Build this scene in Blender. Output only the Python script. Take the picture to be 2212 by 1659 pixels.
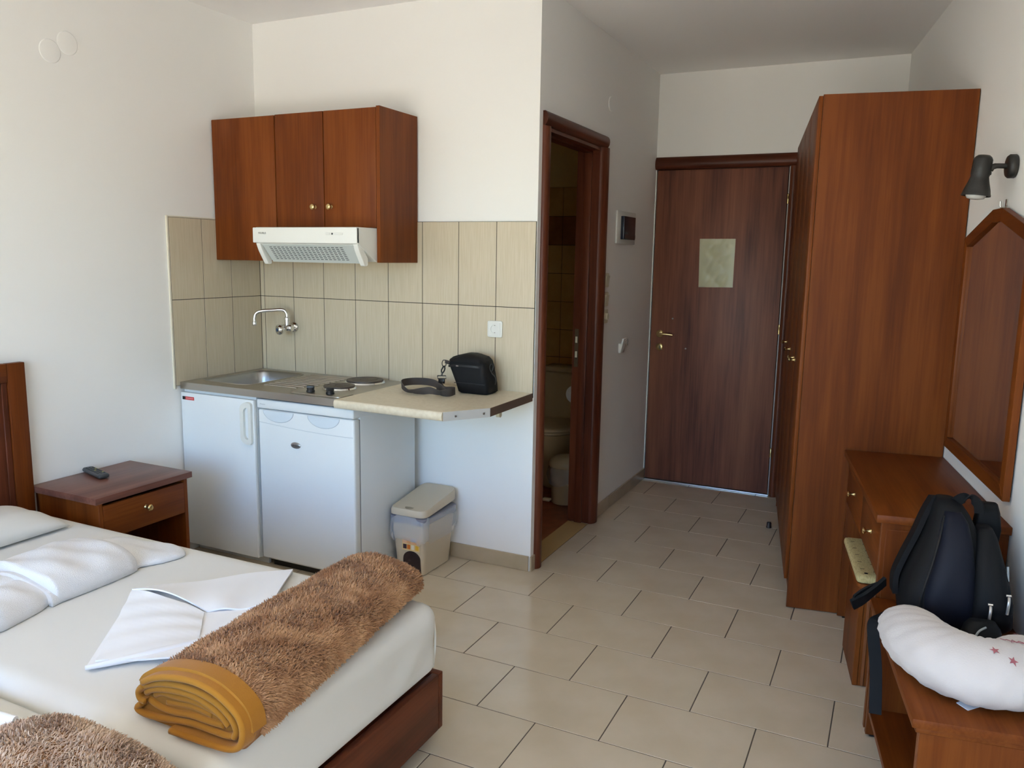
import bpy, bmesh, math, random
import numpy as np
from mathutils import Vector, Matrix

for _o in list(bpy.data.objects):
    bpy.data.objects.remove(_o)
SC = bpy.context.scene
COL = SC.collection
PI = math.pi

# ------------------------------------------------------------------ camera
def rot_axes(yaw, pitch, roll):
    fwd = Vector((-math.sin(yaw)*math.cos(pitch), math.cos(yaw)*math.cos(pitch), math.sin(pitch)))
    right = Vector((math.cos(yaw), math.sin(yaw), 0))
    up = right.cross(fwd)
    return right*math.cos(roll)+up*math.sin(roll), up*math.cos(roll)-right*math.sin(roll), fwd
cam_data = bpy.data.cameras.new('camera')
cam = bpy.data.objects.new('camera', cam_data)
COL.objects.link(cam)
_r, _u, _f = rot_axes(0.4468, -0.1569, 0.0170)
_m = Matrix((_r, _u, -_f)).transposed().to_4x4()
_m.translation = Vector((2.971, -3.3674, 1.5524))
cam.matrix_world = _m
cam_data.sensor_fit = 'HORIZONTAL'
cam_data.sensor_width = 36.0
cam_data.lens = 36.0*1734.29/2212.0
cam_data.clip_start = 0.02
SC.camera = cam

# ------------------------------------------------------------------ room constants (metres)
XL, YK, W, D, H = -.2877, .1263, 1.415, 2.0772, 2.7636   # left wall, kitchen wall, corridor wall, door wall, ceiling
TH = .1629                                               # the right wall runs at this angle
OX, OY = 2.6186+.5793*math.cos(TH), .2889+.5793*math.sin(TH)
YB = -4.75                                               # balcony wall behind the camera
ZT = .901                                                # worktop height
BZ = .48                                                 # top of the mattresses

# ------------------------------------------------------------------ sky, sun, exposure
WIN = (.05, 3.0, 0.03, 2.3)                               # balcony opening x0,x1,z0,z1
world = bpy.data.worlds.new('sky'); SC.world = world
world.use_nodes = True
_nt = world.node_tree
_sky = _nt.nodes.new('ShaderNodeTexSky'); _sky.sky_type = 'NISHITA'
_sky.sun_disc = False; _sky.sun_elevation = math.radians(58); _sky.sun_rotation = math.radians(170)
_sky.air_density = 1.0; _sky.dust_density = 0.4; _sky.ozone_density = 1.0
_bg = _nt.nodes['Background']; _bg.inputs['Strength'].default_value = 0.285
_mix = _nt.nodes.new('ShaderNodeMix'); _mix.data_type = 'RGBA'; _mix.blend_type = 'MULTIPLY'; _mix.inputs[0].default_value = 1.0
_mix.inputs[7].default_value = (.62, .80, 1.0, 1)     # a deep blue seaside sky
_nt.links.new(_sky.outputs[0], _mix.inputs[6]); _nt.links.new(_mix.outputs[2], _bg.inputs[0])
_sl = bpy.data.lights.new('sun', 'SUN'); _sl.energy = 8.4; _sl.angle = math.radians(.6); _sl.color = (1, .905, .79)
_so = bpy.data.objects.new('sun', _sl); COL.objects.link(_so)
_so.rotation_euler = Vector((-.18, 1.0, -1.9)).to_track_quat('-Z', 'Y').to_euler()
_pl = bpy.data.lights.new('window_portal', 'AREA'); _pl.shape = 'RECTANGLE'
_pl.size = WIN[1]-WIN[0]; _pl.size_y = WIN[3]-WIN[2]; _pl.cycles.is_portal = True
_po = bpy.data.objects.new('window_portal', _pl); COL.objects.link(_po)
_po.location = ((WIN[0]+WIN[1])/2, YB-.05, (WIN[2]+WIN[3])/2); _po.rotation_euler = (PI/2, 0, 0)
SC.view_settings.view_transform = 'Standard'; SC.view_settings.look = 'None'
SC.view_settings.gamma = 1.0; SC.view_settings.use_curve_mapping = False
SC.view_settings.exposure = 2.12
SC.cycles.use_adaptive_sampling = True; SC.cycles.adaptive_threshold = 0.03
SC.cycles.max_bounces = 10; SC.cycles.diffuse_bounces = 7; SC.cycles.glossy_bounces = 3
SC.cycles.caustics_reflective = False; SC.cycles.caustics_refractive = False

# ------------------------------------------------------------------ materials
def lin(r, g, b):
    f = lambda c: (c/255/12.92) if c/255 <= .04045 else ((c/255+.055)/1.055)**2.4
    return (f(r), f(g), f(b), 1)
MATS = {}
def mat(name, col, rough=.5, metal=0., spec=.5, col2=None, nscale=20., stretch=(1, 1, 1), bump=0., bscale=None, coat=0., detail=4, ramp=(.35, .65), trans=0., alpha=1., sheen=0.):
    """principled surface; col2 mixes in through a (stretched) noise, bump gives fine relief"""
    if name in MATS: return MATS[name]
    m = bpy.data.materials.new(name); m.use_nodes = True
    nt = m.node_tree; b = nt.nodes['Principled BSDF']
    b.inputs['Base Color'].default_value = col
    b.inputs['Roughness'].default_value = rough; b.inputs['Metallic'].default_value = metal
    b.inputs['Specular IOR Level'].default_value = spec; b.inputs['Coat Weight'].default_value = coat
    b.inputs['Coat Roughness'].default_value = .15
    b.inputs['Transmission Weight'].default_value = trans; b.inputs['Alpha'].default_value = alpha
    b.inputs['Sheen Weight'].default_value = sheen
    if col2 is not None or bump:
        tc = nt.nodes.new('ShaderNodeTexCoord'); mp = nt.nodes.new('ShaderNodeMapping')
        mp.inputs['Scale'].default_value = stretch
        nt.links.new(tc.outputs['Object'], mp.inputs['Vector'])
    if col2 is not None:
        n = nt.nodes.new('ShaderNodeTexNoise'); n.inputs['Scale'].default_value = nscale; n.inputs['Detail'].default_value = detail
        r = nt.nodes.new('ShaderNodeValToRGB'); r.color_ramp.elements[0].position = ramp[0]; r.color_ramp.elements[1].position = ramp[1]
        r.color_ramp.elements[0].color = col; r.color_ramp.elements[1].color = col2
        nt.links.new(mp.outputs[0], n.inputs['Vector']); nt.links.new(n.outputs['Fac'], r.inputs[0]); nt.links.new(r.outputs[0], b.inputs['Base Color'])
    if bump:
        n2 = nt.nodes.new('ShaderNodeTexNoise'); n2.inputs['Scale'].default_value = bscale or nscale; n2.inputs['Detail'].default_value = 2
        bp = nt.nodes.new('ShaderNodeBump'); bp.inputs['Strength'].default_value = bump; bp.inputs['Distance'].default_value = .01
        nt.links.new(mp.outputs[0], n2.inputs['Vector']); nt.links.new(n2.outputs['Fac'], bp.inputs['Height']); nt.links.new(bp.outputs[0], b.inputs['Normal'])
    MATS[name] = m
    return m
def wood(name, dark, mid, light, axis='Z', rough=.46, broad=2.6, fine=34., coat=.0, streak=.5):
    """laminate wood: broad bands plus fine fibres, both drawn out along the grain axis"""
    if name in MATS: return MATS[name]
    m = bpy.data.materials.new(name); m.use_nodes = True
    nt = m.node_tree; b = nt.nodes['Principled BSDF']
    b.inputs['Roughness'].default_value = rough; b.inputs['Specular IOR Level'].default_value = .2; b.inputs['Coat Weight'].default_value = coat
    tc = nt.nodes.new('ShaderNodeTexCoord')
    def noise(scale, lo, det):
        mp = nt.nodes.new('ShaderNodeMapping'); s = [1, 1, 1]; s['XYZ'.index(axis)] = lo; mp.inputs['Scale'].default_value = s
        n = nt.nodes.new('ShaderNodeTexNoise'); n.inputs['Scale'].default_value = scale; n.inputs['Detail'].default_value = det; n.inputs['Roughness'].default_value = .6
        nt.links.new(tc.outputs['Object'], mp.inputs['Vector']); nt.links.new(mp.outputs[0], n.inputs['Vector']); return n
    n1 = noise(broad*3, .10, 3); n2 = noise(fine*3, .03, 3)
    mx = nt.nodes.new('ShaderNodeMath'); mx.operation = 'MULTIPLY_ADD'; mx.inputs[1].default_value = .35
    nt.links.new(n2.outputs['Fac'], mx.inputs[0]); nt.links.new(n1.outputs['Fac'], mx.inputs[2])
    r = nt.nodes.new('ShaderNodeValToRGB'); e = r.color_ramp.elements
    c = .67; e[0].position = c-.3*streak; e[0].color = dark; e[1].position = c+.3*streak; e[1].color = light
    k = e.new(c); k.color = mid
    nt.links.new(mx.outputs[0], r.inputs[0]); nt.links.new(r.outputs[0], b.inputs['Base Color'])
    MATS[name] = m
    return m

CH = (lin(93, 43, 11), lin(109, 53, 14), lin(123, 64, 20))
cherry = {a: wood('cherry_wood_'+a, *CH, axis=a) for a in 'XYZ'}
CHL = (lin(104, 58, 32), lin(122, 70, 40), lin(136, 84, 50))
cherry_edge = wood('cherry_edge_band', *CHL, axis='Z', streak=.8)
WD = (lin(78, 50, 47), lin(122, 77, 62), lin(140, 92, 71))
walnut = {a: wood('walnut_wood_'+a, *WD, axis=a, rough=.42, broad=2.2, streak=.75) for a in 'XYZ'}
FR = (lin(72, 35, 22), lin(92, 47, 30), lin(106, 57, 37))
frame_wood = {a: wood('dark_frame_wood_'+a, *FR, axis=a, rough=.35) for a in 'XYZ'}
BEDW = (lin(78, 38, 22), lin(98, 49, 29), lin(112, 59, 35))
bed_wood = {a: wood('bed_wood_'+a, *BEDW, axis=a) for a in 'XYZ'}
plaster = mat('white_plaster', lin(242, 241, 238), .85, spec=.2)
ceil_m = mat('ceiling_paint', lin(248, 247, 245), .9, spec=.2)
floor_tile_m = mat('floor_tile_beige', lin(211, 196, 173), .14, spec=.5, col2=lin(203, 187, 162), nscale=5, detail=4)
grout_m = mat('floor_grout', lin(84, 74, 66), .9)
skirt_m = mat('skirting_tile', lin(186, 170, 146), .3, col2=lin(174, 158, 132), nscale=6)
wall_tile_m = mat('wall_tile_linen', lin(200, 187, 161), .22, col2=lin(208, 196, 172), nscale=60, stretch=(3, 3, .12), detail=2)
wall_grout_m = mat('dark_wall_grout', lin(58, 52, 48), .9)
tile_trim_m = mat('tile_trim_white', lin(226, 219, 200), .4)
white_lam = mat('white_laminate', lin(226, 230, 232), .35)
white_enamel = mat('white_enamel', lin(228, 232, 234), .3)
white_plastic = mat('white_plastic', lin(226, 226, 220), .4)
hood_m = mat('hood_white', lin(232, 232, 226), .35)
filter_m = mat('filter_grey_white', lin(200, 206, 202), .45)
slot_m = mat('slot_dark', lin(78, 84, 84), .7)
steel = mat('brushed_steel', (.50, .47, .42, 1), .36, metal=1., bump=.03, bscale=120, stretch=(1, 12, 1))
steel_basin = mat('basin_steel', (.42, .43, .44, 1), .28, metal=1.)
chrome = mat('chrome', (.78, .78, .78, 1), .08, metal=1.)
brass = mat('brass', (.62, .47, .22, 1), .25, metal=1.)
iron = mat('hotplate_iron', lin(96, 86, 78), .5, metal=.3, col2=lin(82, 73, 66), nscale=40)
black_pl = mat('black_plastic', lin(24, 24, 26), .35)
dark_metal = mat('black_lamp_metal', lin(38, 36, 34), .45, bump=.05, bscale=500)
board_m = mat('cream_worktop', lin(222, 211, 188), .35, col2=lin(212, 199, 174), nscale=60, stretch=(1, 1, 1), detail=6)
board_grey = mat('raw_board_end', lin(190, 188, 184), .6)
board_brown = mat('brown_edge_band', lin(104, 88, 76), .5)
red_m = mat('sticker_red', lin(196, 52, 52), .4)
ink = mat('dark_ink', lin(60, 60, 62), .6)
sheet_m = mat('white_sheet', lin(221, 219, 213), .85, spec=.2, sheen=.1)
sheet_w = mat('bright_white_linen', lin(238, 238, 240), .85, spec=.2, sheen=.1)
towel_m = mat('white_terry', lin(232, 231, 232), .95, spec=.1, bump=.35, bscale=420, sheen=.2)
fur_base = mat('blanket_pile_base', lin(140, 99, 68), .95, spec=.05, col2=lin(160, 118, 84), nscale=60, bump=.4, bscale=200)
fur_hair = mat('blanket_pile_hair', lin(158, 112, 78), .75, spec=.12, col2=lin(200, 156, 116), nscale=14, detail=5, sheen=.2)
fur_hair2 = mat('blanket_pile_hair_pale', lin(186, 154, 130), .75, spec=.12, col2=lin(218, 192, 168), nscale=14, detail=5, sheen=.2)
mustard = mat('mustard_binding', lin(166, 110, 30), .8, spec=.2, bump=.1, bscale=300, sheen=.15)
nylon = mat('black_nylon', lin(9, 9, 12), .7, spec=.3)
navy = mat('navy_nylon', lin(12, 15, 30), .65, spec=.3)
webbing = mat('grey_webbing', lin(74, 68, 66), .75, bump=.3, bscale=600)
black_web = mat('black_webbing', lin(13, 14, 17), .75, spec=.3)
bin_m = mat('beige_plastic', lin(202, 188, 164), .4)
bin_grey = mat('grey_plastic', lin(132, 132, 142), .45)
stool_fab = mat('seat_fabric_sand', lin(196, 178, 126), .85, col2=lin(150, 130, 82), nscale=90, stretch=(1, 3, 1), detail=6, ramp=(.45, .8))
pillow_w = mat('nursing_pillow_cotton', lin(212, 204, 200), .9, spec=.15, bump=.12, bscale=260, sheen=.15)
pink = mat('pink_print', lin(168, 96, 102), .9)
paper = mat('paper_white', lin(224, 230, 240), .7)
notice_m = mat('notice_paper', lin(188, 180, 124), .6, col2=lin(206, 200, 158), nscale=7, detail=3)
film_m = mat('notice_film', lin(236, 234, 216), .18, alpha=.35)
mirror_m = mat('mirror_glass', (.86, .86, .86, 1), .02, metal=1.)
ivory = mat('ivory_plastic', lin(214, 208, 184), .4)
smoke = mat('smoked_cover', lin(30, 36, 50), .15)
bath_tile = mat('bath_tile_ochre', lin(218, 180, 112), .3, col2=lin(204, 162, 94), nscale=8)
bath_band = mat('bath_tile_brown_band', lin(140, 92, 52), .3, col2=lin(168, 114, 68), nscale=9)
bath_floor_m = mat('bath_floor_red', lin(164, 94, 62), .35, col2=lin(140, 76, 50), nscale=14)
bath_wall = mat('bath_wall_paint', lin(240, 212, 148), .8)
ceramic = mat('toilet_ceramic', lin(224, 206, 168), .12)
cream_pl = mat('cream_plastic', lin(222, 206, 172), .35)
roll_m = mat('tissue_paper', lin(232, 228, 222), .9)
threshold_m = mat('threshold_marble', lin(196, 164, 112), .3)
balcony_m = mat('balcony_tile', lin(216, 211, 202), .7)
ground_m = mat('ground_outside', lin(176, 168, 150), .9, col2=lin(128, 128, 104), nscale=.4)
glass_lens = mat('lamp_glass', lin(214, 214, 210), .1, spec=.6)
liner_m = mat('clear_liner', lin(226, 230, 236), .25, alpha=.32)

# ------------------------------------------------------------------ mesh helpers
ORG = {}      # thing -> (origin, frame)
def world_of(p, frame):
    if frame == 'R':
        u, mv, z = p
        v = -mv
        return Vector((OX+u*math.sin(TH)-v*math.cos(TH), OY-u*math.cos(TH)-v*math.sin(TH), z))
    return Vector(p)
def frame_rot(frame): return TH-PI/2 if frame == 'R' else 0.
def setp(o, label=None, cat=None, group=None, kind=None):
    if label: o['label'] = label
    if cat: o['category'] = cat
    if group: o['group'] = group
    if kind: o['kind'] = kind
    return o
def thing(name, label, cat, origin, frame='W', group=None, kind=None):
    """an Empty at the base of a thing; its parts are parented to it. In frame R: x along the right wall, y = towards that wall"""
    o = bpy.data.objects.new(name, None); COL.objects.link(o)
    o.empty_display_size = .05
    o.location = world_of(origin, frame); o.rotation_euler = (0, 0, frame_rot(frame))
    ORG[o] = (Vector(origin), frame)
    return setp(o, label, cat, group, kind)
class MB:
    def __init__(s): s.v = []; s.f = []
    def add(s, vs, fs):
        n = len(s.v); s.v += [tuple(p) for p in vs]; s.f += [tuple(i+n for i in f) for f in fs]; return s
    def bm(s, b):
        b.verts.ensure_lookup_table(); b.verts.index_update()
        s.add([v.co[:] for v in b.verts], [[v.index for v in f.verts] for f in b.faces]); b.free(); return s
    def box(s, x0, x1, y0, y1, z0, z1, bev=0., seg=2):
        x0, x1 = min(x0, x1), max(x0, x1); y0, y1 = min(y0, y1), max(y0, y1); z0, z1 = min(z0, z1), max(z0, z1)
        vs = [(x, y, z) for x in (x0, x1) for y in (y0, y1) for z in (z0, z1)]
        fs = [(0, 1, 3, 2), (4, 6, 7, 5), (0, 4, 5, 1), (2, 3, 7, 6), (0, 2, 6, 4), (1, 5, 7, 3)]
        if not bev: return s.add(vs, fs)
        b = bmesh.new(); bv = [b.verts.new(v) for v in vs]
        for f in fs: b.faces.new([bv[i] for i in f])
        bmesh.ops.bevel(b, geom=list(b.edges), offset=bev, segments=seg, affect='EDGES', profile=.5)
        return s.bm(b)
    def rbox(s, u0, u1, v0, v1, z0, z1, bev=0., seg=2): return s.box(u0, u1, -v1, -v0, z0, z1, bev, seg)
    def prism(s, poly, axis, a0, a1, bev=0., seg=2):
        """poly: 2-D points; axis X -> (y,z), Y -> (x,z), Z -> (x,y)"""
        def p3(p, a): return {'X': (a, p[0], p[1]), 'Y': (p[0], a, p[1]), 'Z': (p[0], p[1], a)}[axis]
        n = len(poly)
        vs = [p3(p, a0) for p in poly]+[p3(p, a1) for p in poly]
        fs = [tuple(range(n)), tuple(range(2*n-1, n-1, -1))]+[(i, i+n, (i+1) % n+n, (i+1) % n) for i in range(n)]
        b = bmesh.new(); bv = [b.verts.new(v) for v in vs]
        for f in fs: b.faces.new([bv[i] for i in f])
        bmesh.ops.recalc_face_normals(b, faces=list(b.faces))
        if bev: bmesh.ops.bevel(b, geom=list(b.edges), offset=bev, segments=seg, affect='EDGES', profile=.5)
        return s.bm(b)
    def loft(s, rings, caps=True, closed=True):
        n = len(rings[0]); vs = [p for r in rings for p in r]; fs = []
        for k in range(len(rings)-1):
            for i in range(n if closed else n-1):
                j = (i+1) % n
                fs.append((k*n+i, k*n+j, (k+1)*n+j, (k+1)*n+i))
        if caps and closed:
            fs.append(tuple(range(n-1, -1, -1))); fs.append(tuple((len(rings)-1)*n+i for i in range(n)))
        return s.add(vs, fs)
    def lathe(s, prof, c, axis=(0, 0, 1), seg=24, caps=True):
        """prof: (radius, height along the axis)"""
        a = Vector(axis).normalized(); t = Vector((1, 0, 0)) if abs(a.x) < .9 else Vector((0, 1, 0))
        e1 = a.cross(t).normalized(); e2 = a.cross(e1); c = Vector(c)
        rings = [[c+a*h+(e1*math.cos(2*PI*i/seg)+e2*math.sin(2*PI*i/seg))*max(r, 1e-5) for i in range(seg)] for r, h in prof]
        return s.loft(rings, caps)
    def tube(s, pts, rad, seg=10, smooth=True, caps=True, n=6, flat=None):
        """round tube along points; flat=(w,h,up) makes a flat band instead"""
        P = [Vector(p) for p in pts]
        R = list(rad) if isinstance(rad, (list, tuple)) else [rad]*len(P)
        if smooth and len(P) > 2:
            Q = []; RR = []
            for i in range(len(P)-1):
                p0 = P[max(i-1, 0)]; p1 = P[i]; p2 = P[i+1]; p3 = P[min(i+2, len(P)-1)]
                for k in range(n):
                    t = k/n
                    Q.append(.5*((2*p1)+(p2-p0)*t+(2*p0-5*p1+4*p2-p3)*t*t+(3*p1-p0-3*p2+p3)*t**3)); RR.append(R[i]*(1-t)+R[i+1]*t)
            Q.append(P[-1]); RR.append(R[-1]); P, R = Q, RR
        rings = []; e1 = None
        for i, p in enumerate(P):
            d = (P[min(i+1, len(P)-1)]-P[max(i-1, 0)]).normalized()
            if e1 is None:
                t = Vector((0, 0, 1)) if abs(d.z) < .9 else Vector((1, 0, 0)); e1 = d.cross(t).normalized()
            else:
                e1 = (e1-d*e1.dot(d)).normalized()
            e2 = d.cross(e1)
            if flat:
                up = Vector(flat[2]); side = d.cross(up).normalized(); up2 = side.cross(d).normalized()
                w, h = flat[0]/2, flat[1]/2
                rings.append([p+side*a+up2*b for a, b in ((-w, -h), (w, -h), (w, h), (-w, h))])
            else:
                rings.append([p+(e1*math.cos(2*PI*k/seg)+e2*math.sin(2*PI*k/seg))*R[i] for k in range(seg)])
        return s.loft(rings, caps)
    def band(s, pts, ups, w, t, n=6):
        """a flat strap: pts centre line, ups = width direction at each point"""
        P = [Vector(p) for p in pts]; U = [Vector(u).normalized() for u in ups]
        Q = []; UU = []
        for i in range(len(P)-1):
            p0 = P[max(i-1, 0)]; p1 = P[i]; p2 = P[i+1]; p3 = P[min(i+2, len(P)-1)]
            for k in range(n):
                q = k/n
                Q.append(.5*((2*p1)+(p2-p0)*q+(2*p0-5*p1+4*p2-p3)*q*q+(3*p1-p0-3*p2+p3)*q**3)); UU.append(U[i].lerp(U[i+1], q))
        Q.append(P[-1]); UU.append(U[-1]); rings = []
        for i, p in enumerate(Q):
            d = (Q[min(i+1, len(Q)-1)]-Q[max(i-1, 0)]).normalized(); u = (UU[i]-d*UU[i].dot(d)).normalized(); nn = d.cross(u)
            rings.append([p+u*a*w/2+nn*b*t/2 for a, b in ((-1, -1), (1, -1), (1, 1), (-1, 1))])
        return s.loft(rings)
    def ball(s, c, r, seg=16, rings=10, sc=(1, 1, 1)):
        prof = [[Vector(c)+Vector((sc[0]*r*math.sin(PI*k/rings)*math.cos(2*PI*i/seg), sc[1]*r*math.sin(PI*k/rings)*math.sin(2*PI*i/seg), -sc[2]*r*math.cos(PI*k/rings))) for i in range(seg)] for k in range(rings+1)]
        return s.loft(prof, caps=False)
    def grid(s, fn, nu, nv):
        vs = [fn(i/nu, j/nv) for i in range(nu+1) for j in range(nv+1)]
        return s.add(vs, [(i*(nv+1)+j, (i+1)*(nv+1)+j, (i+1)*(nv+1)+j+1, i*(nv+1)+j+1) for i in range(nu) for j in range(nv)])
    def build(s, name, m, parent=None, origin=None, frame='W', ang=.7, fix=True, smooth=True):
        """links ONE mesh object; with a parent its vertices are taken relative to the parent's thing"""
        if parent is not None:
            org, frame = ORG[parent]
        else:
            if origin is None:
                a = np.array(s.v); origin = ((a[:, 0].min()+a[:, 0].max())/2, (a[:, 1].min()+a[:, 1].max())/2, a[:, 2].min())
            org = Vector(origin)
        me = bpy.data.meshes.new(name)
        me.from_pydata([(x-org.x, y-org.y, z-org.z) for x, y, z in s.v], [], s.f); me.validate()
        if fix:
            b = bmesh.new(); b.from_mesh(me); bmesh.ops.remove_doubles(b, verts=b.verts, dist=1e-6); bmesh.ops.recalc_face_normals(b, faces=b.faces); b.to_mesh(me); b.free()
        if smooth:
            me.polygons.foreach_set('use_smooth', [True]*len(me.polygons)); me.set_sharp_from_angle(angle=ang)
        me.materials.append(m)
        o = bpy.data.objects.new(name, me); COL.objects.link(o); ORG[o] = (org, frame)
        if parent is not None: o.parent = parent
        else:
            o.location = world_of(org, frame); o.rotation_euler = (0, 0, frame_rot(frame))
        return o
def sup(poly, r, n=4):
    """round the corners of a 2-D polygon"""
    out = []
    k = len(poly)
    for i in range(k):
        p = Vector(poly[i]).to_2d() if False else Vector((poly[i][0], poly[i][1])); a = Vector(poly[i-1][:2]); b = Vector(poly[(i+1) % k][:2])
        da = (a-p); db = (b-p); rr = min(r, da.length*.49, db.length*.49)
        p1 = p+da.normalized()*rr; p2 = p+db.normalized()*rr
        for j in range(n+1):
            t = j/n; q = p1*(1-t)**2+p*2*t*(1-t)+p2*t*t; out.append((q.x, q.y))
    return out
def rrect(x0, x1, y0, y1, r, n=5): return sup([(x0, y0), (x1, y0), (x1, y1), (x0, y1)], r, n)
def text(name, s, size, pos, right, up, m, parent, depth=.0006, shear=0.):
    cu = bpy.data.curves.new('lettering', 'FONT'); cu.body = s; cu.size = size; cu.extrude = 0; cu.shear = shear; cu.resolution_u = 2
    o = bpy.data.objects.new('lettering', cu); COL.objects.link(o)
    me = bpy.data.meshes.new_from_object(o.evaluated_get(bpy.context.evaluated_depsgraph_get()))
    bpy.data.objects.remove(o)
    R, U = Vector(right), Vector(up); N = R.cross(U); P = Vector(pos); mb = MB()
    mb.add([P+R*v.co.x+U*v.co.y+N*depth for v in me.vertices], [tuple(p.vertices) for p in me.polygons])
    return mb.build(name, m, parent, smooth=False, fix=False)
def copy_tree(o, parent=None):
    c = o.copy(); COL.objects.link(c); c.parent = parent; ORG[c] = ORG[o]
    for ch in o.children: copy_tree(ch, c)
    return c
def knob(parent, p, d, m=brass, r=.013, L=.026):
    """turned furniture knob at p pointing along d"""
    return MB().lathe([(r*.75, 0), (r*.55, L*.12), (r*.38, L*.35), (r*.45, L*.55), (r*.95, L*.7), (r, L*.82), (r*.7, L*.97), (r*.2, L)], p, d, 16).build('knob', m, parent)

# ================================================================== THE SETTING
def struct(o): o['kind'] = 'structure'; return o
def xr(y): return OX+(OY-y)*math.tan(TH)     # the right wall's x at a given y

# ---- floor with single tiles
fb = MB().prism([(XL, YB), (xr(YB), YB), (xr(D), D), (W, D), (W, YK), (XL, YK)], 'Z', -.06, -.0014)
floor = struct(fb.build('floor', grout_m, origin=(0, 0, 0), smooth=False))
def clip(poly, a, b, c):
    """keep a*x+b*y<=c"""
    out = []
    for i in range(len(poly)):
        p, q = poly[i], poly[(i+1) % len(poly)]
        dp, dq = a*p[0]+b*p[1]-c, a*q[0]+b*q[1]-c
        if dp <= 0: out.append(p)
        if dp*dq < 0:
            t = dp/(dp-dq); out.append((p[0]+(q[0]-p[0])*t, p[1]+(q[1]-p[1])*t))
    return out
TX, TY, TT, Tt, GAP = 1.5288, .1661, .45, .3088, .0038
full_me = None
for r in range(-7, 17):
    y1, y0 = TY-r*Tt-GAP/2, TY-(r+1)*Tt+GAP/2
    off = TX+(0 if r % 2 == 0 else TT/2)
    for k in range(-5, 7):
        x0, x1 = off+(k-1)*TT+GAP/2, off+k*TT-GAP/2
        poly = [(x0, y0), (x1, y0), (x1, y1), (x0, y1)]
        n0 = list(poly)
        poly = clip(poly, -1, 0, -XL-.002); poly = clip(poly, 0, -1, -YB-.002); poly = clip(poly, 0, 1, D-.002)
        poly = clip(poly, 1, math.tan(TH), OX+OY*math.tan(TH)-.002)
        if not poly: continue
        if y1 > YK:
            if x1 <= W: poly = clip(poly, 0, 1, YK-.002)
            elif x0 < W:
                if y0 >= YK: poly = clip(poly, -1, 0, -W-.002)
                else: poly = [(x0, y0), (x1, y0), (x1, y1), (W+.002, y1), (W+.002, YK-.002), (x0, YK-.002)]
        if len(poly) < 3: continue
        ar = abs(sum(poly[i][0]*poly[(i+1) % len(poly)][1]-poly[(i+1) % len(poly)][0]*poly[i][1] for i in range(len(poly))))/2
        if ar < .0006: continue
        whole = poly == n0
        if whole and full_me is not None:
            o = bpy.data.objects.new('floor_tile', full_me); COL.objects.link(o); o.parent = floor; o.location = ((x0+x1)/2, (y0+y1)/2, 0)
            continue
        cx, cy = (x0+x1)/2, (y0+y1)/2
        mb = MB().prism([(p[0]-cx, p[1]-cy) for p in poly], 'Z', -.010, 0, .0009, 1)
        o = mb.build('floor_tile', floor_tile_m, floor, smooth=False); o.location = (cx, cy, 0)
        if whole: full_me = o.data

# ---- walls and ceiling
struct(MB().box(XL-.12, XL, YB-.12, YK+.085, -.06, H).build('wall_left', plaster))
wall_back = struct(MB().box(XL, W, YK, YK+.085, -.06, H).build('wall_back', plaster))
struct(MB().box(W-.12, W, YK+.085, .985, 2.165, H).box(W-.12, W, .985, D, -.06, H).build('wall_corridor', plaster, smooth=False))
struct(MB().box(W-.12, 2.3, D, D+.12, 2.175, H).box(2.3, xr(D)+.2, D, D+.12, -.06, H).box(W-.12, W+.006, D, D+.12, -.06, 2.175).build('wall_entry', plaster, smooth=False))
struct(MB().rbox(-1.9, 5.35, -.12, 0, -.06, H).build('wall_right', plaster, frame='R', origin=(0, 0, 0)))
x0, x1, z0, z1 = WIN
struct(MB().box(XL, x0, YB-.12, YB, -.06, H).box(x1, xr(YB)+.1, YB-.12, YB, -.06, H).box(x0, x1, YB-.12, YB, z1, H).box(x0, x1, YB-.12, YB, -.06, z0).build('wall_window', plaster, smooth=False))
struct(MB().box(XL-.12, xr(YB)+.3, YB-.12, D+.12, H, H+.1).build('ceiling', ceil_m))
win = struct(thing('window_1', None, None, ((x0+x1)/2, YB-.06, z0)))
mb = MB()
for a, b in ((x0, x0+.05), (x1-.05, x1), ((x0+x1)/2-.03, (x0+x1)/2+.03)): mb.box(a, b, YB-.09, YB-.03, z0, z1)
mb.box(x0+.05, x1-.05, YB-.09, YB-.03, z1-.05, z1-.0005)
mb.build('window_frame', white_plastic, win, smooth=False)
# the balcony and the ground outside, which send daylight up into the room
struct(MB().box(-3, 7, YB-1.7, YB-.125, -.14, -.02).build('trim_1', balcony_m))
struct(MB().box(-3, 7, YB-1.5, YB-.125, H+.12, H+.3).build('sun_block_slab', plaster))  # unseen slab over the balcony, added to keep direct sun out of the room
struct(MB().box(-60, 60, -90, YB-1.8, -3.3, -3.2).build('trim_3', ground_m))

# ---- skirting tiles
def skirting(name, runs, ax):
    o = struct(MB().box(*runs[0]).build(name, skirt_m, smooth=False))
    return o
bb = struct(thing('baseboard_back', None, None, (1.1, YK, 0)))
for a, b in ((.753, .957), (.9605, 1.4065)): MB().box(a, b, YK-.010, YK-.0003, .001, .078, .0012, 1).build('skirting_tile', skirt_m, bb)
bb = struct(thing('baseboard_corridor', None, None, (W, .5, 0)))
for a, b in ((YK-.010, .162), (1.043, 1.30), (1.3035, 1.75), (1.7535, D-.002)): MB().box(W+.0003, W+.010, a, b, .001, .078, .0012, 1).build('skirting_tile', skirt_m, bb)
bb = struct(thing('baseboard_left', None, None, (XL, -2, 0)))
for k in range(9):
    a = YB+.45*k; MB().box(XL+.0003, XL+.010, a+.002, min(a+.447, -1.32), .001, .078, .0012, 1).build('skirting_tile', skirt_m, bb) if a < -1.4 else None

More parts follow.
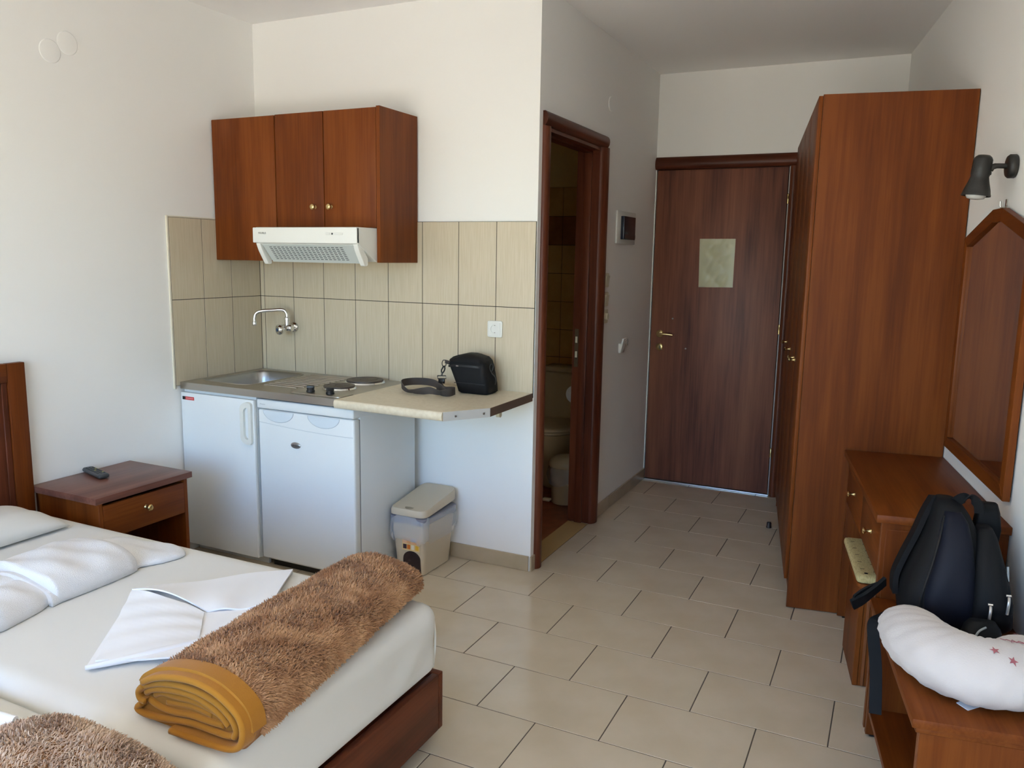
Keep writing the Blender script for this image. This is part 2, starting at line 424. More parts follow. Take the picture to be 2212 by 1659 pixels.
# ---- kitchen wall tiles (dark joints behind, each tile its own piece)
bg = MB().box(XL+.0005, W-.003, YK-.0074, YK-.0003, ZT-.02, 1.7186).build('tile_joints', wall_grout_m, wall_back, smooth=False)
xs = [XL+.0085, -.2505]+[-.2505+.2081*k for k in range(1, 9)]; xs[-1] = W-.002
zs = [ZT-.02, 1.3132, 1.7186]
for i in range(len(xs)-1):
    for j in range(2):
        MB().box(xs[i]+.0016, xs[i+1]-.0016, YK-.0085, YK-.001, zs[j]+.0016, zs[j+1]-.0016, .0005, 1).build('wall_tile', wall_tile_m, wall_back, smooth=False)
wall_left = bpy.data.objects['wall_left']
MB().box(XL+.0003, XL+.0074, -.4985, YK-.001, ZT-.02, 1.7186).build('tile_joints', wall_grout_m, wall_left, smooth=False)
ys = [-.4985, -.292, -.0975, YK-.009]
for i in range(3):
    for j in range(2):
        MB().box(XL+.001, XL+.0085, ys[i]+.0016, ys[i+1]-.0016, zs[j]+.0016, zs[j+1]-.0016, .0005, 1).build('wall_tile', wall_tile_m, wall_left, smooth=False)
MB().box(XL+.0003, XL+.009, -.510, -.4992, ZT-.035, 1.7246, .002, 2).box(XL+.0003, XL+.0075, -.4992, -.19, 1.7192, 1.7246).build('tile_trim', tile_trim_m, wall_left)

# ---- entry door
d1 = struct(thing('door_1', None, None, (1.85, D, 0)))
leaf = MB().box(1.428, 2.272, D-.004, D+.036, .012, 2.143, .002, 2).build('door_leaf', walnut['Z'], d1)
def cas(w, h): # rounded casing profile, width w, proud h
    return [(0, 0), (0, h*.45), (w*.08, h*.72), (w*.25, h*.95), (w*.45, h), (w*.7, h*.9), (w*.9, h*.6), (w, h*.35), (w, 0)]
MB().prism([(D-b, 2.148+a) for a, b in cas(.080, .034)], 'X', W+.001, 2.336).build('lintel_casing', frame_wood['X'], d1, ang=1.2)
MB().prism([(2.284+a, D-b) for a, b in cas(.052, .03)], 'Z', .001, 2.148).build('jamb_casing', frame_wood['Z'], d1, ang=1.2)
MB().box(2.2762, 2.2835, D-.006, D+.03, .012, 2.146).build('door_seal', mat('seal_grey', lin(150, 142, 140), .5), d1)
MB().box(W+.0065, 2.2995, D+.04, D+.11, .001, 2.174).build('door_backing', frame_wood['Z'], d1)
MB().box(W+.008, 2.28, D-.012, D+.035, .0008, .0085, .001, 1).build('threshold_strip', mat('threshold_alu', (.75, .74, .7, 1), .3, metal=1.), d1)
for z in (1.944, 1.116, .296):
    hg = MB().lathe([(.006, -.03), (.007, -.03), (.007, 0), (.0078, 0), (.007, .001), (.007, .03), (.004, .033)], (2.280, D-.011, z), seg=12).build('hinge', brass, d1)
h = MB().lathe([(.026, 0), (.026, .004), (.021, .009), (.012, .011), (.012, .03), (.0, .032)], (1.493, D-.004, 1.047), (0, -1, 0), 20)
h.tube([(1.493, D-.03, 1.047), (1.497, D-.05, 1.047), (1.52, D-.055, 1.048), (1.555, D-.053, 1.0475), (1.592, D-.048, 1.044)], [.008, .0085, .0085, .0075, .007], 10)
h.build('handle', brass, leaf)
k = MB().lathe([(.026, 0), (.026, .004), (.021, .008), (.013, .009), (.012, .006), (0, .006)], (1.495, D-.004, .954), (0, -1, 0), 20).build('lock_rosette', brass, leaf)
MB().box(1.493, 1.4975, D-.0118, D-.0085, .942, .966).build('keyhole', black_pl, leaf)
for x, z in ((1.577, 1.154), (1.676, .953)): MB().lathe([(.006, 0), (.006, .003), (.003, .005), (0, .005)], (x, D-.004, z), (0, -1, 0), 12).build('screw_cap', mat('bolt_grey', (.4, .36, .34, 1), .3, metal=1.), leaf)

# ---- bathroom doorway (no leaf to be seen)
d2 = struct(thing('door_2', None, None, (W, .6, 0)))
MB().prism([(W+b, .164+a) for a, b in cas(.066, .026)], 'Z', .001, 2.157).build('near_casing', frame_wood['Z'], d2, ang=1.2)
fc = MB().prism([(W+b, 1.040-a) for a, b in cas(.092, .036)], 'Z', .001, 2.157).build('far_casing', frame_wood['Z'], d2, ang=1.2)
MB().prism([(W+b, 2.2235-a) for a, b in cas(.066, .026)], 'Y', .164, 1.040).build('head_casing', frame_wood['Y'], d2, ang=1.2)
MB().box(1.285, W+.004, .214, .236, .001, 2.14).build('near_lining', frame_wood['Z'], d2)
fl = MB().box(1.285, W+.010, .952, .982, .001, 2.14).box(1.33, 1.375, .938, .952, .001, 2.14, .003).build('far_lining', frame_wood['Z'], d2)
MB().box(1.285, W+.004, .236, .952, 2.14, 2.163).box(1.33, 1.375, .236, .938, 2.128, 2.14).build('head_lining', frame_wood['Y'], d2)
MB().box(1.298, 1.322, .949, .9518, .93, 1.15, .001, 1).build('strike_plate', mat('strike_brass', (.14, .10, .06, 1), .5, metal=.6), fl)
for z in (.985, 1.07): MB().box(1.304, 1.316, .9465, .949, z, z+.036).build('strike_opening', ivory, fl)
struct(MB().box(1.29, W-.001, .2365, .9515, -.03, -.0005).build('trim_4', threshold_m))

# ---- bathroom shell
struct(MB().box(XL, 1.29, YK+.085, 2.0, -.06, -.006).build('floor_bathroom', bath_floor_m))
wbf = struct(MB().box(XL-.12, W-.12, 2.0, 2.08, -.06, H).build('wall_bathroom_far', bath_wall))
struct(MB().box(XL-.12, XL, YK+.085, 2.0, -.06, H).build('wall_bathroom_left', bath_wall))
MB().box(.17, 1.294, 1.9965, 1.9995, .04, 2.042).build('tile_joints', wall_grout_m, wbf, smooth=False)
for i in range(-3, 3):
    for j in range(10):
        a, b = .78+.2*i, min(.78+.2*(i+1), 1.294)
        MB().box(a+.0015, b-.0015, 1.992, 1.998, .042+.2*j+.0015, .042+.2*(j+1)-.0015, .001, 1).build('bath_tile', bath_band if j == 8 else bath_tile, wbf, smooth=False)

# ================================================================== KITCHEN
FY = -.20        # front of the wall cabinets
wl = thing('wall_cabinet', 'tall reddish-brown wall cabinet with plain door against the left wall', 'cabinet', (-.08, -.04, 1.512), group='kitchen wall cabinets')
MB().box(XL+.010, .135, FY+.019, YK-.010, 1.514, 2.218).build('body', cherry['Z'], wl)
MB().box(XL+.010, .1345, FY, FY+.018, 1.512, 2.2185, .003, 2).build('door', cherry['Z'], wl)
wm = thing('wall_cabinet', 'two-door reddish-brown wall cabinet with brass knobs above the white cooker hood', 'cabinet', (.44, -.04, 1.515), group='kitchen wall cabinets')
MB().box(.137, .7415, FY+.019, YK-.010, 1.676, 2.220).build('body', cherry['Z'], wm)
for a, b, kx in ((.1385, .4325, .377), (.4362, .7375, .474)):
    dd = MB().box(a, b, FY, FY+.018, 1.677, 2.2205, .003, 2).build('door', cherry['Z'], wm)
    knob(dd, (kx, FY, 1.775), (0, -1, 0), r=.0135, L=.028)
MB().box(.7425, .7625, FY-.006, YK-.010, 1.515, 2.2245, .0015, 1).build('end_panel', cherry['Z'], wm)

# ---- cooker hood
hd = thing('cooker_hood', 'white slim cooker hood with slotted filter under the wall cabinet', 'hood', (.43, -.1, 1.50))
X0, X1 = .1255, .7405
body = MB().prism([(YK-.011, 1.674), (-.350, 1.674), (-.355, 1.668), (-.355, 1.602), (-.345, 1.596), (-.21, 1.518), (YK-.011, 1.518)], 'X', X0+.012, X1, .002, 1)
hb = body.build('body', hood_m, hd)
MB().box(X0, X1, -.359, -.34, 1.600, 1.6725, .004, 2).build('front_panel', hood_m, hd)
fil = MB().prism([(-.338, 1.5955), (-.2665, 1.5135), (-.2705, 1.5100), (-.342, 1.592)], 'X', X0+.045, X1-.035).build('filter', filter_m, hd)
mb = MB()
dv = Vector((0, .0715, -.082)).normalized(); nn = Vector((0, -.082, -.0715)).normalized(); p0 = Vector((0, -.342, 1.592))
for r in range(8):
    for c in range(18):
        xa = .205+.0247*c+.004*r*0; a = p0+dv*(.012+.0105*r)+nn*.0006
        mb.add([(xa, a.y, a.z), (xa+.0165, a.y, a.z), (xa+.0165, (a+dv*.0042).y, (a+dv*.0042).z), (xa, (a+dv*.0042).y, (a+dv*.0042).z)], [(0, 1, 2, 3)])
so = mb.build('filter_slots', slot_m, fil, smooth=False); so['kind'] = 'stuff'
for xa, xb in ((X0+.010, X0+.036), (X1-.030, X1-.004)):
    MB().prism(sup([(-.350, 1.600), (-.322, 1.600), (-.268, 1.535), (-.268, 1.500), (-.292, 1.497), (-.335, 1.565)], .008, 3), 'X', xa, xb, .002, 1).build('visor_guide', hood_m, hd)
pan = MB().prism(rrect(.565, .665, 1.637, 1.650, .006), 'Y', -.3605, -.358).build('switch_strip', white_plastic, hd)
MB().lathe([(.0042, 0), (.0042, .0012), (0, .0014)], (.605, -.3604, 1.6435), (0, -1, 0), 14).build('indicator', black_pl, pan)
for xa, xb in ((.570, .592), (.622, .66)): MB().box(xa, xb, -.3625, -.360, 1.639, 1.648, .001, 1).build('switch', white_plastic, pan)
text('lettering', 'POURLIS', .0125, (.163, -.3592, 1.6415), (1, 0, 0), (0, 0, 1), ink, hd)

# ---- steel sink and hob worktop
sx0, sx1, sy0, sy1 = XL+.010, .716, -.477, YK-.010
st = thing('sink_worktop', 'brushed steel kitchen worktop with sink, drainer and two hotplates', 'worktop', (.21, -.17, .86))
bx0, bx1, by0, by1 = -.236, .094, -.392, .052
outer = rrect(sx0, sx1, sy0, sy1, .004, 4); inner = rrect(bx0, bx1, by0, by1, .075, 8)
b = bmesh.new()
def ringv(pts, z): return [b.verts.new((x, y, z)) for x, y in pts]
def strip(a, c):
    n = len(a)
    for i in range(n): b.faces.new((a[i], a[(i+1) % n], c[(i+1) % n], c[i]))
def shrink(pts, d, cx, cy, hx, hy): return [(cx+(x-cx)*(hx-d)/hx, cy+(y-cy)*(hy-d)/hy) for x, y in pts]
ov = ringv(outer, ZT); iv = ringv(inner, ZT)
oe = [b.edges.new((ov[i], ov[(i+1) % len(ov)])) for i in range(len(ov))]
ie = [b.edges.new((iv[i], iv[(i+1) % len(iv)])) for i in range(len(iv))]
bmesh.ops.triangle_fill(b, edges=oe+ie, use_beauty=True)
cxb, cyb, hxb, hyb = (bx0+bx1)/2, (by0+by1)/2, (bx1-bx0)/2, (by1-by0)/2
o2 = ringv([(x, y) for x, y in outer], .866); strip(ov, o2)
o3 = ringv(shrink(outer, .012, (sx0+sx1)/2, (sy0+sy1)/2, (sx1-sx0)/2, (sy1-sy0)/2), .8655); strip(o2, o3)
MB().bm(b).build('top_sheet', steel, st, ang=.5)
b = bmesh.new(); prev = ringv(inner, ZT+.0002); first = prev
for d, z in ((.004, ZT-.004), (.008, ZT-.012), (.014, ZT-.05), (.022, ZT-.12), (.034, ZT-.142), (.06, ZT-.15)):
    cur = ringv(shrink(inner, d, cxb, cyb, hxb, hyb), z); strip(prev, cur); prev = cur
b.faces.new(prev)
MB().bm(b).build('basin', steel_basin, st, ang=1.2)
MB().lathe([(.033, 0), (.033, .002), (.024, .003), (.02, .001), (0, .001)], (cxb, cyb, ZT-.1495), seg=20).build('drain', chrome, st)
rim = MB()
ro = [Vector((x, y, ZT+.0012)) for x, y in shrink(inner, -.004, cxb, cyb, hxb, hyb)]
rim.tube(ro+[ro[0]], .0024, 6, smooth=False).build('basin_rim', steel, st)
for k in range(10):
    yy = .040-.0415*k
    MB().tube([(.128+.002*k, yy, ZT-.002), (.140+.002*k, yy, ZT+.0012), (.375-.004*max(0, k-5)**1.6, yy, ZT+.0012), (.39-.004*max(0, k-5)**1.6, yy, ZT-.001)], .0055, 8, smooth=False).build('drainer_ridge', steel, st)
MB().prism(sup([(.405, -.452), (.705, -.452), (.705, -.335), (.58, -.30), (.405, -.34)], .03, 5), 'Z', ZT, ZT+.005, .002, 2).build('control_panel', steel, st)
edge = MB().tube([(.40, .105, ZT+.001), (.40, -.30, ZT+.001)], .002, 6, smooth=False).build('hob_ridge', steel, st)
for cx_, cy_, r_ in ((.533, -.235, .078), (.528, -.018, .096)):
    hp = MB().lathe([(r_*1.06, ZT), (r_*1.08, ZT+.003), (r_*1.04, ZT+.010), (r_*.99, ZT+.011), (r_*.98, ZT+.006)], (cx_, cy_, 0), seg=40, caps=False).build('hotplate_ring', chrome, st)
    pl = MB().lathe([(r_*.975, ZT+.004), (r_*.98, ZT+.015), (r_*.965, ZT+.018), (r_*.72, ZT+.0185), (r_*.70, ZT+.017), (r_*.66, ZT+.0185), (r_*.27, ZT+.0185), (r_*.25, ZT+.0165), (0, ZT+.0165)], (cx_, cy_, 0), seg=40).build('hotplate', iron, st)
for kx, ky, ang in ((.497, -.405, .5), (.612, -.405, .9)):
    mb = MB().lathe([(.019, ZT+.005), (.0205, ZT+.008), (.019, ZT+.014), (.0165, ZT+.018), (.014, ZT+.024), (0, ZT+.025)], (kx, ky, 0), seg=22)
    c, s_ = math.cos(ang), math.sin(ang)
    q = [(kx+c*a-s_*b_, ky+s_*a+c*b_) for a, b_ in ((-.018, -.006), (.018, -.006), (.018, .006), (-.018, .006))]
    mb.prism(q, 'Z', ZT+.018, ZT+.036, .003, 2).build('hob_knob', black_pl, st)

# ---- white sink cabinet and the fridge below
sb = thing('sink_cabinet', 'white sink base cabinet with loop handle left of the fridge', 'cabinet', (-.04, -.2, 0))
MB().box(XL+.012, XL+.028, -.452, YK-.02, .05, .864).box(.187, .203, -.452, YK-.02, .05, .864).box(XL+.0285, .1865, -.452, YK-.02, .05, .066).box(XL+.0285, .1865, YK-.026, YK-.02, .067, .70).box(XL+.0285, .1865, -.452, -.436, .83, .864).build('body', white_lam, sb, smooth=False)
MB().box(XL+.012, .203, -.40, -.385, .001, .05).build('plinth', white_lam, sb)
dd = MB().box(XL+.010, .2035, -.474, -.4535, .052, .849, .003, 2).build('door', white_lam, sb)
hx0, hx1, hz0, hz1 = .128, .198, .628, .838
hp = sup([(hx0, hz0+.02), (hx0+.03, hz0), (hx1, hz0), (hx1, hz1), (hx0+.03, hz1), (hx0, hz1-.02)], .02, 4)
fr = MB()
n_ = len(hp); ih = [(hx0+.022+(x-hx0)*(.030/(hx1-hx0)), hz0+.027+(z-hz0)*(.156/(hz1-hz0))) for x, z in hp]
for ya, yb in ((-.4745, -.489),):
    vs = [(x, ya, z) for x, z in hp]+[(x, yb, z) for x, z in hp]+[(x, yb, z) for x, z in ih]+[(x, ya, z) for x, z in ih]
    fs = [(k*n_+i, k*n_+(i+1) % n_, (k+1) % 4*n_+(i+1) % n_, (k+1) % 4*n_+i) for k in range(4) for i in range(n_)]
    fr.add(vs, fs)
fr.build('handle', white_plastic, dd, ang=.9)
stk = MB().box(-.266, -.246, -.4755, -.4742, .812, .8285).build('sticker_emblem', black_pl, dd)
MB().box(-.246, -.187, -.4755, -.4742, .812, .8285).build('sticker', red_m, dd)
MB().box(-.242, -.191, -.4758, -.4755, .8175, .8235).build('sticker_band', mat('pale_red', lin(226, 130, 130), .5), dd)

fg = thing('fridge', 'white undercounter fridge with oval silver badge beneath the steel worktop', 'fridge', (.48, -.15, 0))
fx0, fx1, ff = .214, .787, -.458
MB().box(fx0+.004, fx1-.003, ff+.05, .055, .03, .815, .004, 2).build('body', white_enamel, fg)
MB().box(fx0, fx1, ff-.006, .055, .812, .858, .008, 3).build('top', white_enamel, fg)
fd = MB().box(fx0+.002, fx1-.002, ff, ff+.047, .055, .8075, .010, 3).build('door', white_enamel, fg)
MB().box(fx0+.006, fx1-.006, ff+.0465, ff+.051, .06, .803).build('door_gasket', mat('gasket_grey', lin(120, 124, 134), .7), fg)
for cx_ in (.342, .612):
    # concave grip under the top
    def fn(a, r, cx_=cx_):
        th = PI+PI*a
        return (cx_+.092*r*math.cos(th), ff-.0012-.004*(1-r), .804+.052*r*math.sin(th))
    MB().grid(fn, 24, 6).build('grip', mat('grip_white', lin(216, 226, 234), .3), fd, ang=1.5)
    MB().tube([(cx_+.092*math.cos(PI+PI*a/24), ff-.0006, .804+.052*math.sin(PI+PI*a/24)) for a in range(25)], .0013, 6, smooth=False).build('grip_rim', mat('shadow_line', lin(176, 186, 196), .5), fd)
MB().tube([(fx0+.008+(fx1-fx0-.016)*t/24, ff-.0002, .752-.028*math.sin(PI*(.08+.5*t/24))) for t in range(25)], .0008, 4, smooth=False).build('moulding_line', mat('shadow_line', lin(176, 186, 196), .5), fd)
bd = MB().lathe([(.028, 0), (.030, .0015), (.027, .004), (.015, .0052), (0, .0055)], (.446, ff-.0003, .652), (0, -1, 0), 28)
bd.v = [(x, y, .652+(z-.652)*.52) for x, y, z in bd.v]
bd.build('badge', mat('badge_silver', (.42, .40, .39, 1), .35, metal=.8), fd)
text('badge_lettering', 'Whirlpool', .0115, (.4225, ff-.0062, .6485), (1, 0, 0), (0, 0, 1), ink, fd, shear=.2)
text('lettering', 'Whirlpool', .008, (.235, ff-.0065, .832), (1, 0, 0), (0, 0, 1), mat('grey_ink', lin(140, 150, 156), .6), fg, shear=.2)
MB().box(fx0+.02, fx1-.02, ff+.06, ff+.09, .001, .03).build('foot_rail', black_pl, fg)

# ---- cream counter board over the free corner
cb = thing('counter_board', 'cream worktop board with cut corner beside the steel worktop', 'worktop', (1.05, -.2, .866))
bz0, bz1 = .8665, .9055
poly = [(.7175, YK-.011), (.7175, -.5050), (1.286, -.5150), (1.4125, -.330), (1.4125, YK-.011)]
MB().prism(poly, 'Z', bz0, bz1, .0008, 1).build('board', board_m, cb)
nose = MB(); rr = (bz1-bz0)/2
r1 = []; r2 = []
for i in range(13):
    th = PI/2+PI*i/12
    r1.append((.7175, -.5050+rr*.6*math.cos(th), (bz0+bz1)/2+rr*math.sin(th))); r2.append((1.286, -.5150+rr*.6*math.cos(th), (bz0+bz1)/2+rr*math.sin(th)))
nose.loft([r1, r2]).build('rounded_front', board_m, cb, ang=1.2)
dch = Vector((1.4125-1.286, -.330+.5150, 0)); nch = Vector((dch.y, -dch.x, 0)).normalized()*.0012
ce = MB().add([tuple(Vector((1.286, -.515, z))+nch*k) for k in (0, 1) for z in (bz0, bz1)]+[tuple(Vector((1.4125, -.330, z))+nch*k) for k in (0, 1) for z in (bz0, bz1)], [(0, 1, 3, 2), (4, 6, 7, 5), (2, 3, 7, 6), (1, 5, 7, 3), (0, 2, 6, 4), (0, 4, 5, 1)]).build('cut_edge', board_grey, cb)
for t in (.26, .86):
    p = Vector((1.286, -.515, .884))+dch*t+nch; MB().lathe([(.005, 0), (.005, .001), (0, .0012)], p, nch, 12).build('screw', mat('bolt_grey', (.4, .36, .34, 1), .3, metal=1.), ce)
MB().box(1.4125, 1.4138, -.330, YK-.012, bz0+.0005, bz1-.0005).build('edge_band', board_brown, cb)
MB().prism(sup([(-.210, .866), (-.185, .866), (-.185, .845), (-.197, .838), (-.210, .845)], .005, 3), 'X', 1.38, 1.398).build('bracket', ivory, cb)

# ---- mixer tap on the tiles
tp = thing('mixer_tap', 'chrome wall tap with swivel spout above the sink', 'tap', (-.03, .11, 1.10))
TYW = YK-.009
cxt, czt = -.043, 1.148
MB().lathe([(.030, 0), (.030, .004), (.024, .012), (.014, .018), (.014, .04)], (cxt, TYW, czt), (0, -1, 0), 24).build('wall_flange', chrome, tp)
MB().lathe([(.017, -.03), (.019, -.026), (.019, .032), (.016, .036)], (cxt, TYW-.058, czt), (1, 0, 0), 20).lathe([(.014, 0), (.014, .03), (.017, .032), (.017, .046), (.012, .05)], (cxt, TYW-.058, czt+.01), (0, 0, 1), 18).build('body', chrome, tp)
hd_ = MB().lathe([(.012, .0), (.013, .018), (.026, .024), (.029, .03), (.029, .046), (.024, .054), (.0, .056)], (cxt, TYW-.062, czt-.006), (-.42, -.9, -.05), 20).build('handle', chrome, tp)
MB().lathe([(.0095, .0), (.0095, .0022), (0, .0026)], Vector((cxt, TYW-.062, czt-.006))+Vector((-.42, -.9, -.05)).normalized()*.0555, (-.42, -.9, -.05), 16).build('handle_cap', mat('blue_dot', lin(60, 84, 116), .4), hd_)
sp = [(cxt, TYW-.058, czt+.05), (cxt-.002, TYW-.058, czt+.078), (cxt-.018, TYW-.068, czt+.098), (cxt-.06, TYW-.10, czt+.096), (cxt-.105, TYW-.135, czt+.092), (cxt-.130, TYW-.152, czt+.080), (cxt-.138, TYW-.158, czt+.055), (cxt-.139, TYW-.159, czt+.028)]
MB().tube(sp, .0095, 14).build('spout', chrome, tp)
MB().lathe([(.0115, 0), (.0125, .002), (.0125, .02), (.0105, .024)], (cxt-.139, TYW-.159, czt+.012), seg=18).build('aerator', chrome, tp)

# ---- socket on the tiles
so_ = thing('power_socket', 'white square power socket on the kitchen tiles above the counter', 'socket', (1.2075, YK-.009, 1.165))
scx, scz = 1.2065, 1.2045
yy = YK-.0087
MB().prism(rrect(scx-.040, scx+.040, scz-.040, scz+.040, .010), 'Y', yy-.008, yy, .002, 2).build('frame', white_plastic, so_)
b = bmesh.new()
oo = rrect(scx-.030, scx+.030, scz-.030, scz+.030, .005, 6); cc = [(scx+.0205*math.cos(2*PI*i/28), scz+.0205*math.sin(2*PI*i/28)) for i in range(28)]
a_ = [b.verts.new((x, yy-.0105, z)) for x, z in oo]; c_ = [b.verts.new((x, yy-.0105, z)) for x, z in cc]
e_ = [b.edges.new((a_[i], a_[(i+1) % len(a_)])) for i in range(len(a_))]+[b.edges.new((c_[i], c_[(i+1) % 28])) for i in range(28)]
bmesh.ops.triangle_fill(b, edges=e_)
w_ = [b.verts.new((x, yy-.0005, z)) for x, z in cc]
for i in range(28): b.faces.new((c_[i], c_[(i+1) % 28], w_[(i+1) % 28], w_[i]))
b.faces.new(w_)
w2 = [b.verts.new((x, yy-.006, z)) for x, z in oo]
for i in range(len(a_)): b.faces.new((a_[i], a_[(i+1) % len(a_)], w2[(i+1) % len(a_)], w2[i]))
MB().bm(b).build('insert', white_plastic, so_, ang=.5)
for dx in (-.0095, .0095): MB().lathe([(.0026, 0), (.0026, .0008), (0, .0009)], (scx+dx, yy-.0006, scz), (0, -1, 0), 12).build('pin_hole', black_pl, so_)
for dz in (-.0175, .0175): MB().box(scx-.003, scx+.003, yy-.009, yy-.002, scz+dz-.002, scz+dz+.002).build('earth_clip', mat('bolt_grey', (.4, .36, .34, 1), .3, metal=1.), so_)

# ---- pedal bin by the fridge
bn = thing('pedal_bin', 'beige plastic pedal bin with clear liner beside the fridge', 'bin', (.90, -.06, 0))
def rr_(cx_, cy_, hx, hy, r, z): return [(x, y, z) for x, y in rrect(cx_-hx, cx_+hx, cy_-hy, cy_+hy, r, 4)]
bcx, bcy = .906, -.055
lv = [(0.002, .074, .128), (.004, .078, .132), (.10, .084, .139), (.20, .091, .148), (.262, .096, .154)]
shell = MB().loft([rr_(bcx, bcy, hx, hy, .03, z) for z, hx, hy in lv])
body = shell.build('body', bin_m, bn, ang=.9)
# arched opening in the front with the pedal in it
af = bcy-.1405
ap = [(-.047, .012), (.047, .012), (.047, .075)]+[(.047*math.cos(t*PI/12), .085+.040*math.sin(t*PI/12)) for t in range(0, 13)]+[(-.047, .075)]
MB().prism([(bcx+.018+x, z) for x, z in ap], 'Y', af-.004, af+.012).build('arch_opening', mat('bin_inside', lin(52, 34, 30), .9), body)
MB().box(bcx-.020, bcx+.055, af-.022, af-.002, .026, .038, .003, 2).build('pedal', bin_m, bn)
MB().loft([rr_(bcx, bcy, hx, hy, .03, z) for z, hx, hy in ((.264, .097, .155), (.266, .101, .159), (.297, .104, .162), (.300, .100, .158))]).build('rim', bin_grey, bn, ang=.9)
def lid(z, sx, dz=0): return [(x, y, z+dz+(.030*math.sin(max(0, (x-bcx+.03))/.13*PI/2) if False else 0)) for x, y, _ in rr_(bcx, bcy, .101*sx, .160*sx, .045, 0)]
def lidz(x, y): # saddle: raised toward the back
    t = (y-(bcy-.16))/.32
    return .046*max(0, min(1, t))**1.5
rings = [[(x, y, .306+lidz(x, y)*.55) for x, y, _ in rr_(bcx, bcy, .104, .163, .045, 0)], [(x, y, .326+lidz(x, y)) for x, y, _ in rr_(bcx, bcy, .104, .163, .045, 0)], [(x, y, .338+lidz(x, y)) for x, y, _ in rr_(bcx, bcy, .098, .157, .042, 0)], [(x, y, .341+lidz(x, y)) for x, y, _ in rr_(bcx, bcy, .05, .10, .03, 0)], [(x, y, .341+lidz(x, y)) for x, y, _ in rr_(bcx, bcy, .01, .03, .008, 0)]]
ld = MB().loft(rings).build('lid', bin_m, bn, ang=.9)
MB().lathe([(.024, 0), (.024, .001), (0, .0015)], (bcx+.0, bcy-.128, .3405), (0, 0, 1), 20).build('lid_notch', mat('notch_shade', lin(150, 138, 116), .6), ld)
MB().box(bcx-.033, bcx+.067, af-.0062, af-.0052, .128, .252).build('label', mat('bin_label_frame', lin(226, 196, 140), .5), body)
MB().box(bcx-.030, bcx+.064, af-.0066, af-.0063, .163, .248).build('label_print', mat('bin_label', lin(226, 164, 112), .5, col2=lin(232, 200, 168), nscale=25), body)
for i, (c3, w) in enumerate(((lin(60, 40, 50), .020), (lin(214, 116, 40), .018), (lin(236, 226, 206), .016), (lin(228, 178, 50), .018))):
    MB().box(bcx-.028+.0235*i, bcx-.028+.0235*i+w, af-.0066, af-.0063, .135, .158).build('label_picture', mat('bin_pic%d' % i, c3, .5), body)
MB().prism([(bcx+.02+x, z) for x, z in ((0, .175), (.03, .175), (.036, .228), (-.006, .228))], 'Y', af-.0071, af-.0068).build('label_bin_picture', mat('pic_grey', lin(186, 190, 204), .5), body)
rnd = random.Random(4)
lr = []
for z, e, wv in ((.300, .101, 0), (.292, .106, .003), (.262, .110, .005), (.228, .112, .008), (.196, .110, .011), (.178, .105, .014), (.172, .101, .010)):
    ring = []
    pts = rrect(bcx-e, bcx+e, bcy-.058-e, bcy+.058+e, .05, 8)
    for i, (x, y) in enumerate(pts):
        q = math.sin(i*1.7)*.5+math.sin(i*.9+1)*.5; d = Vector((x-bcx, y-bcy)); d = d*(1+wv*q*3.0)
        ring.append((bcx+d.x, bcy+d.y, z+.016*q*(1 if z < .2 else .4)))
    lr.append(ring)
MB().loft(lr, caps=False).build('liner', liner_m, bn, ang=1.5)

# ---- camera bag with its strap on the counter
bz = bz1
cbg = thing('shoulder_bag', 'small black camera bag with grey strap on the cream counter', 'bag', (1.14, .0, bz))
def bagring(z, x0, x1, y0, y1, r=.03): return [(x, y, z) for x, y in rrect(x0, x1, y0, y1, r, 4)]
MB().loft([bagring(bz+.001, 1.108, 1.250, -.055, .055, .02), bagring(bz+.008, 1.094, 1.262, -.064, .062), bagring(bz+.05, 1.080, 1.258, -.066, .065), bagring(bz+.10, 1.056, 1.246, -.062, .067), bagring(bz+.135, 1.036, 1.238, -.056, .068), bagring(bz+.155, 1.036, 1.230, -.05, .067), bagring(bz+.168, 1.050, 1.216, -.04, .064), bagring(bz+.176, 1.072, 1.196, -.03, .058, .025), bagring(bz+.183, 1.100, 1.176, -.018, .05, .02)]).build('body', nylon, cbg, ang=1.2)
MB().band([(1.045, -.055, bz+.125), (1.09, -.066, bz+.132), (1.15, -.070, bz+.134), (1.20, -.064, bz+.132), (1.225, -.045, bz+.128)], [(0, 0, 1)]*5, .010, .004).build('zip_tape', mat('zip_black', lin(10, 10, 12), .5), cbg)
MB().band([(1.083, -.067, bz+.05), (1.16, -.070, bz+.052), (1.246, -.066, bz+.05)], [(0, 0, 1)]*3, .003, .003).build('piping', mat('zip_black', lin(10, 10, 12), .5), cbg)
MB().loft([bagring(bz+.150, 1.040, 1.232, -.060, .068, .03), bagring(bz+.160, 1.046, 1.226, -.056, .066, .03), bagring(bz+.172, 1.075, 1.215, -.044, .06, .03), bagring(bz+.182, 1.095, 1.180, -.03, .052, .025), bagring(bz+.187, 1.115, 1.160, -.015, .04, .015)]).build('top_flap', mat('bag_flap', lin(14, 14, 17), .6, spec=.3), cbg, ang=.5)
MB().box(1.093, 1.108, -.070, -.064, bz+.128, bz+.134, .001, 1).build('zip_pull', mat('bolt_grey', (.4, .36, .34, 1), .3, metal=1.), cbg)
MB().band([(1.058, -.04, bz+.135), (1.040, -.045, bz+.140), (1.022, -.05, bz+.145)], [(0, .5, -.8)]*3, .022, .003).build('side_tab', webbing, cbg)
def ringpts(c, rx, rz, tilt, n=16): return [(c[0]+rx*math.cos(2*PI*i/n)*math.cos(tilt), c[1]+rx*math.cos(2*PI*i/n)*math.sin(tilt), c[2]+rz*math.sin(2*PI*i/n)) for i in range(n+1)]
MB().tube(ringpts((1.018, -.052, bz+.135), .010, .017, .3), .0022, 6, smooth=False).build('tab_ring', black_pl, cbg)
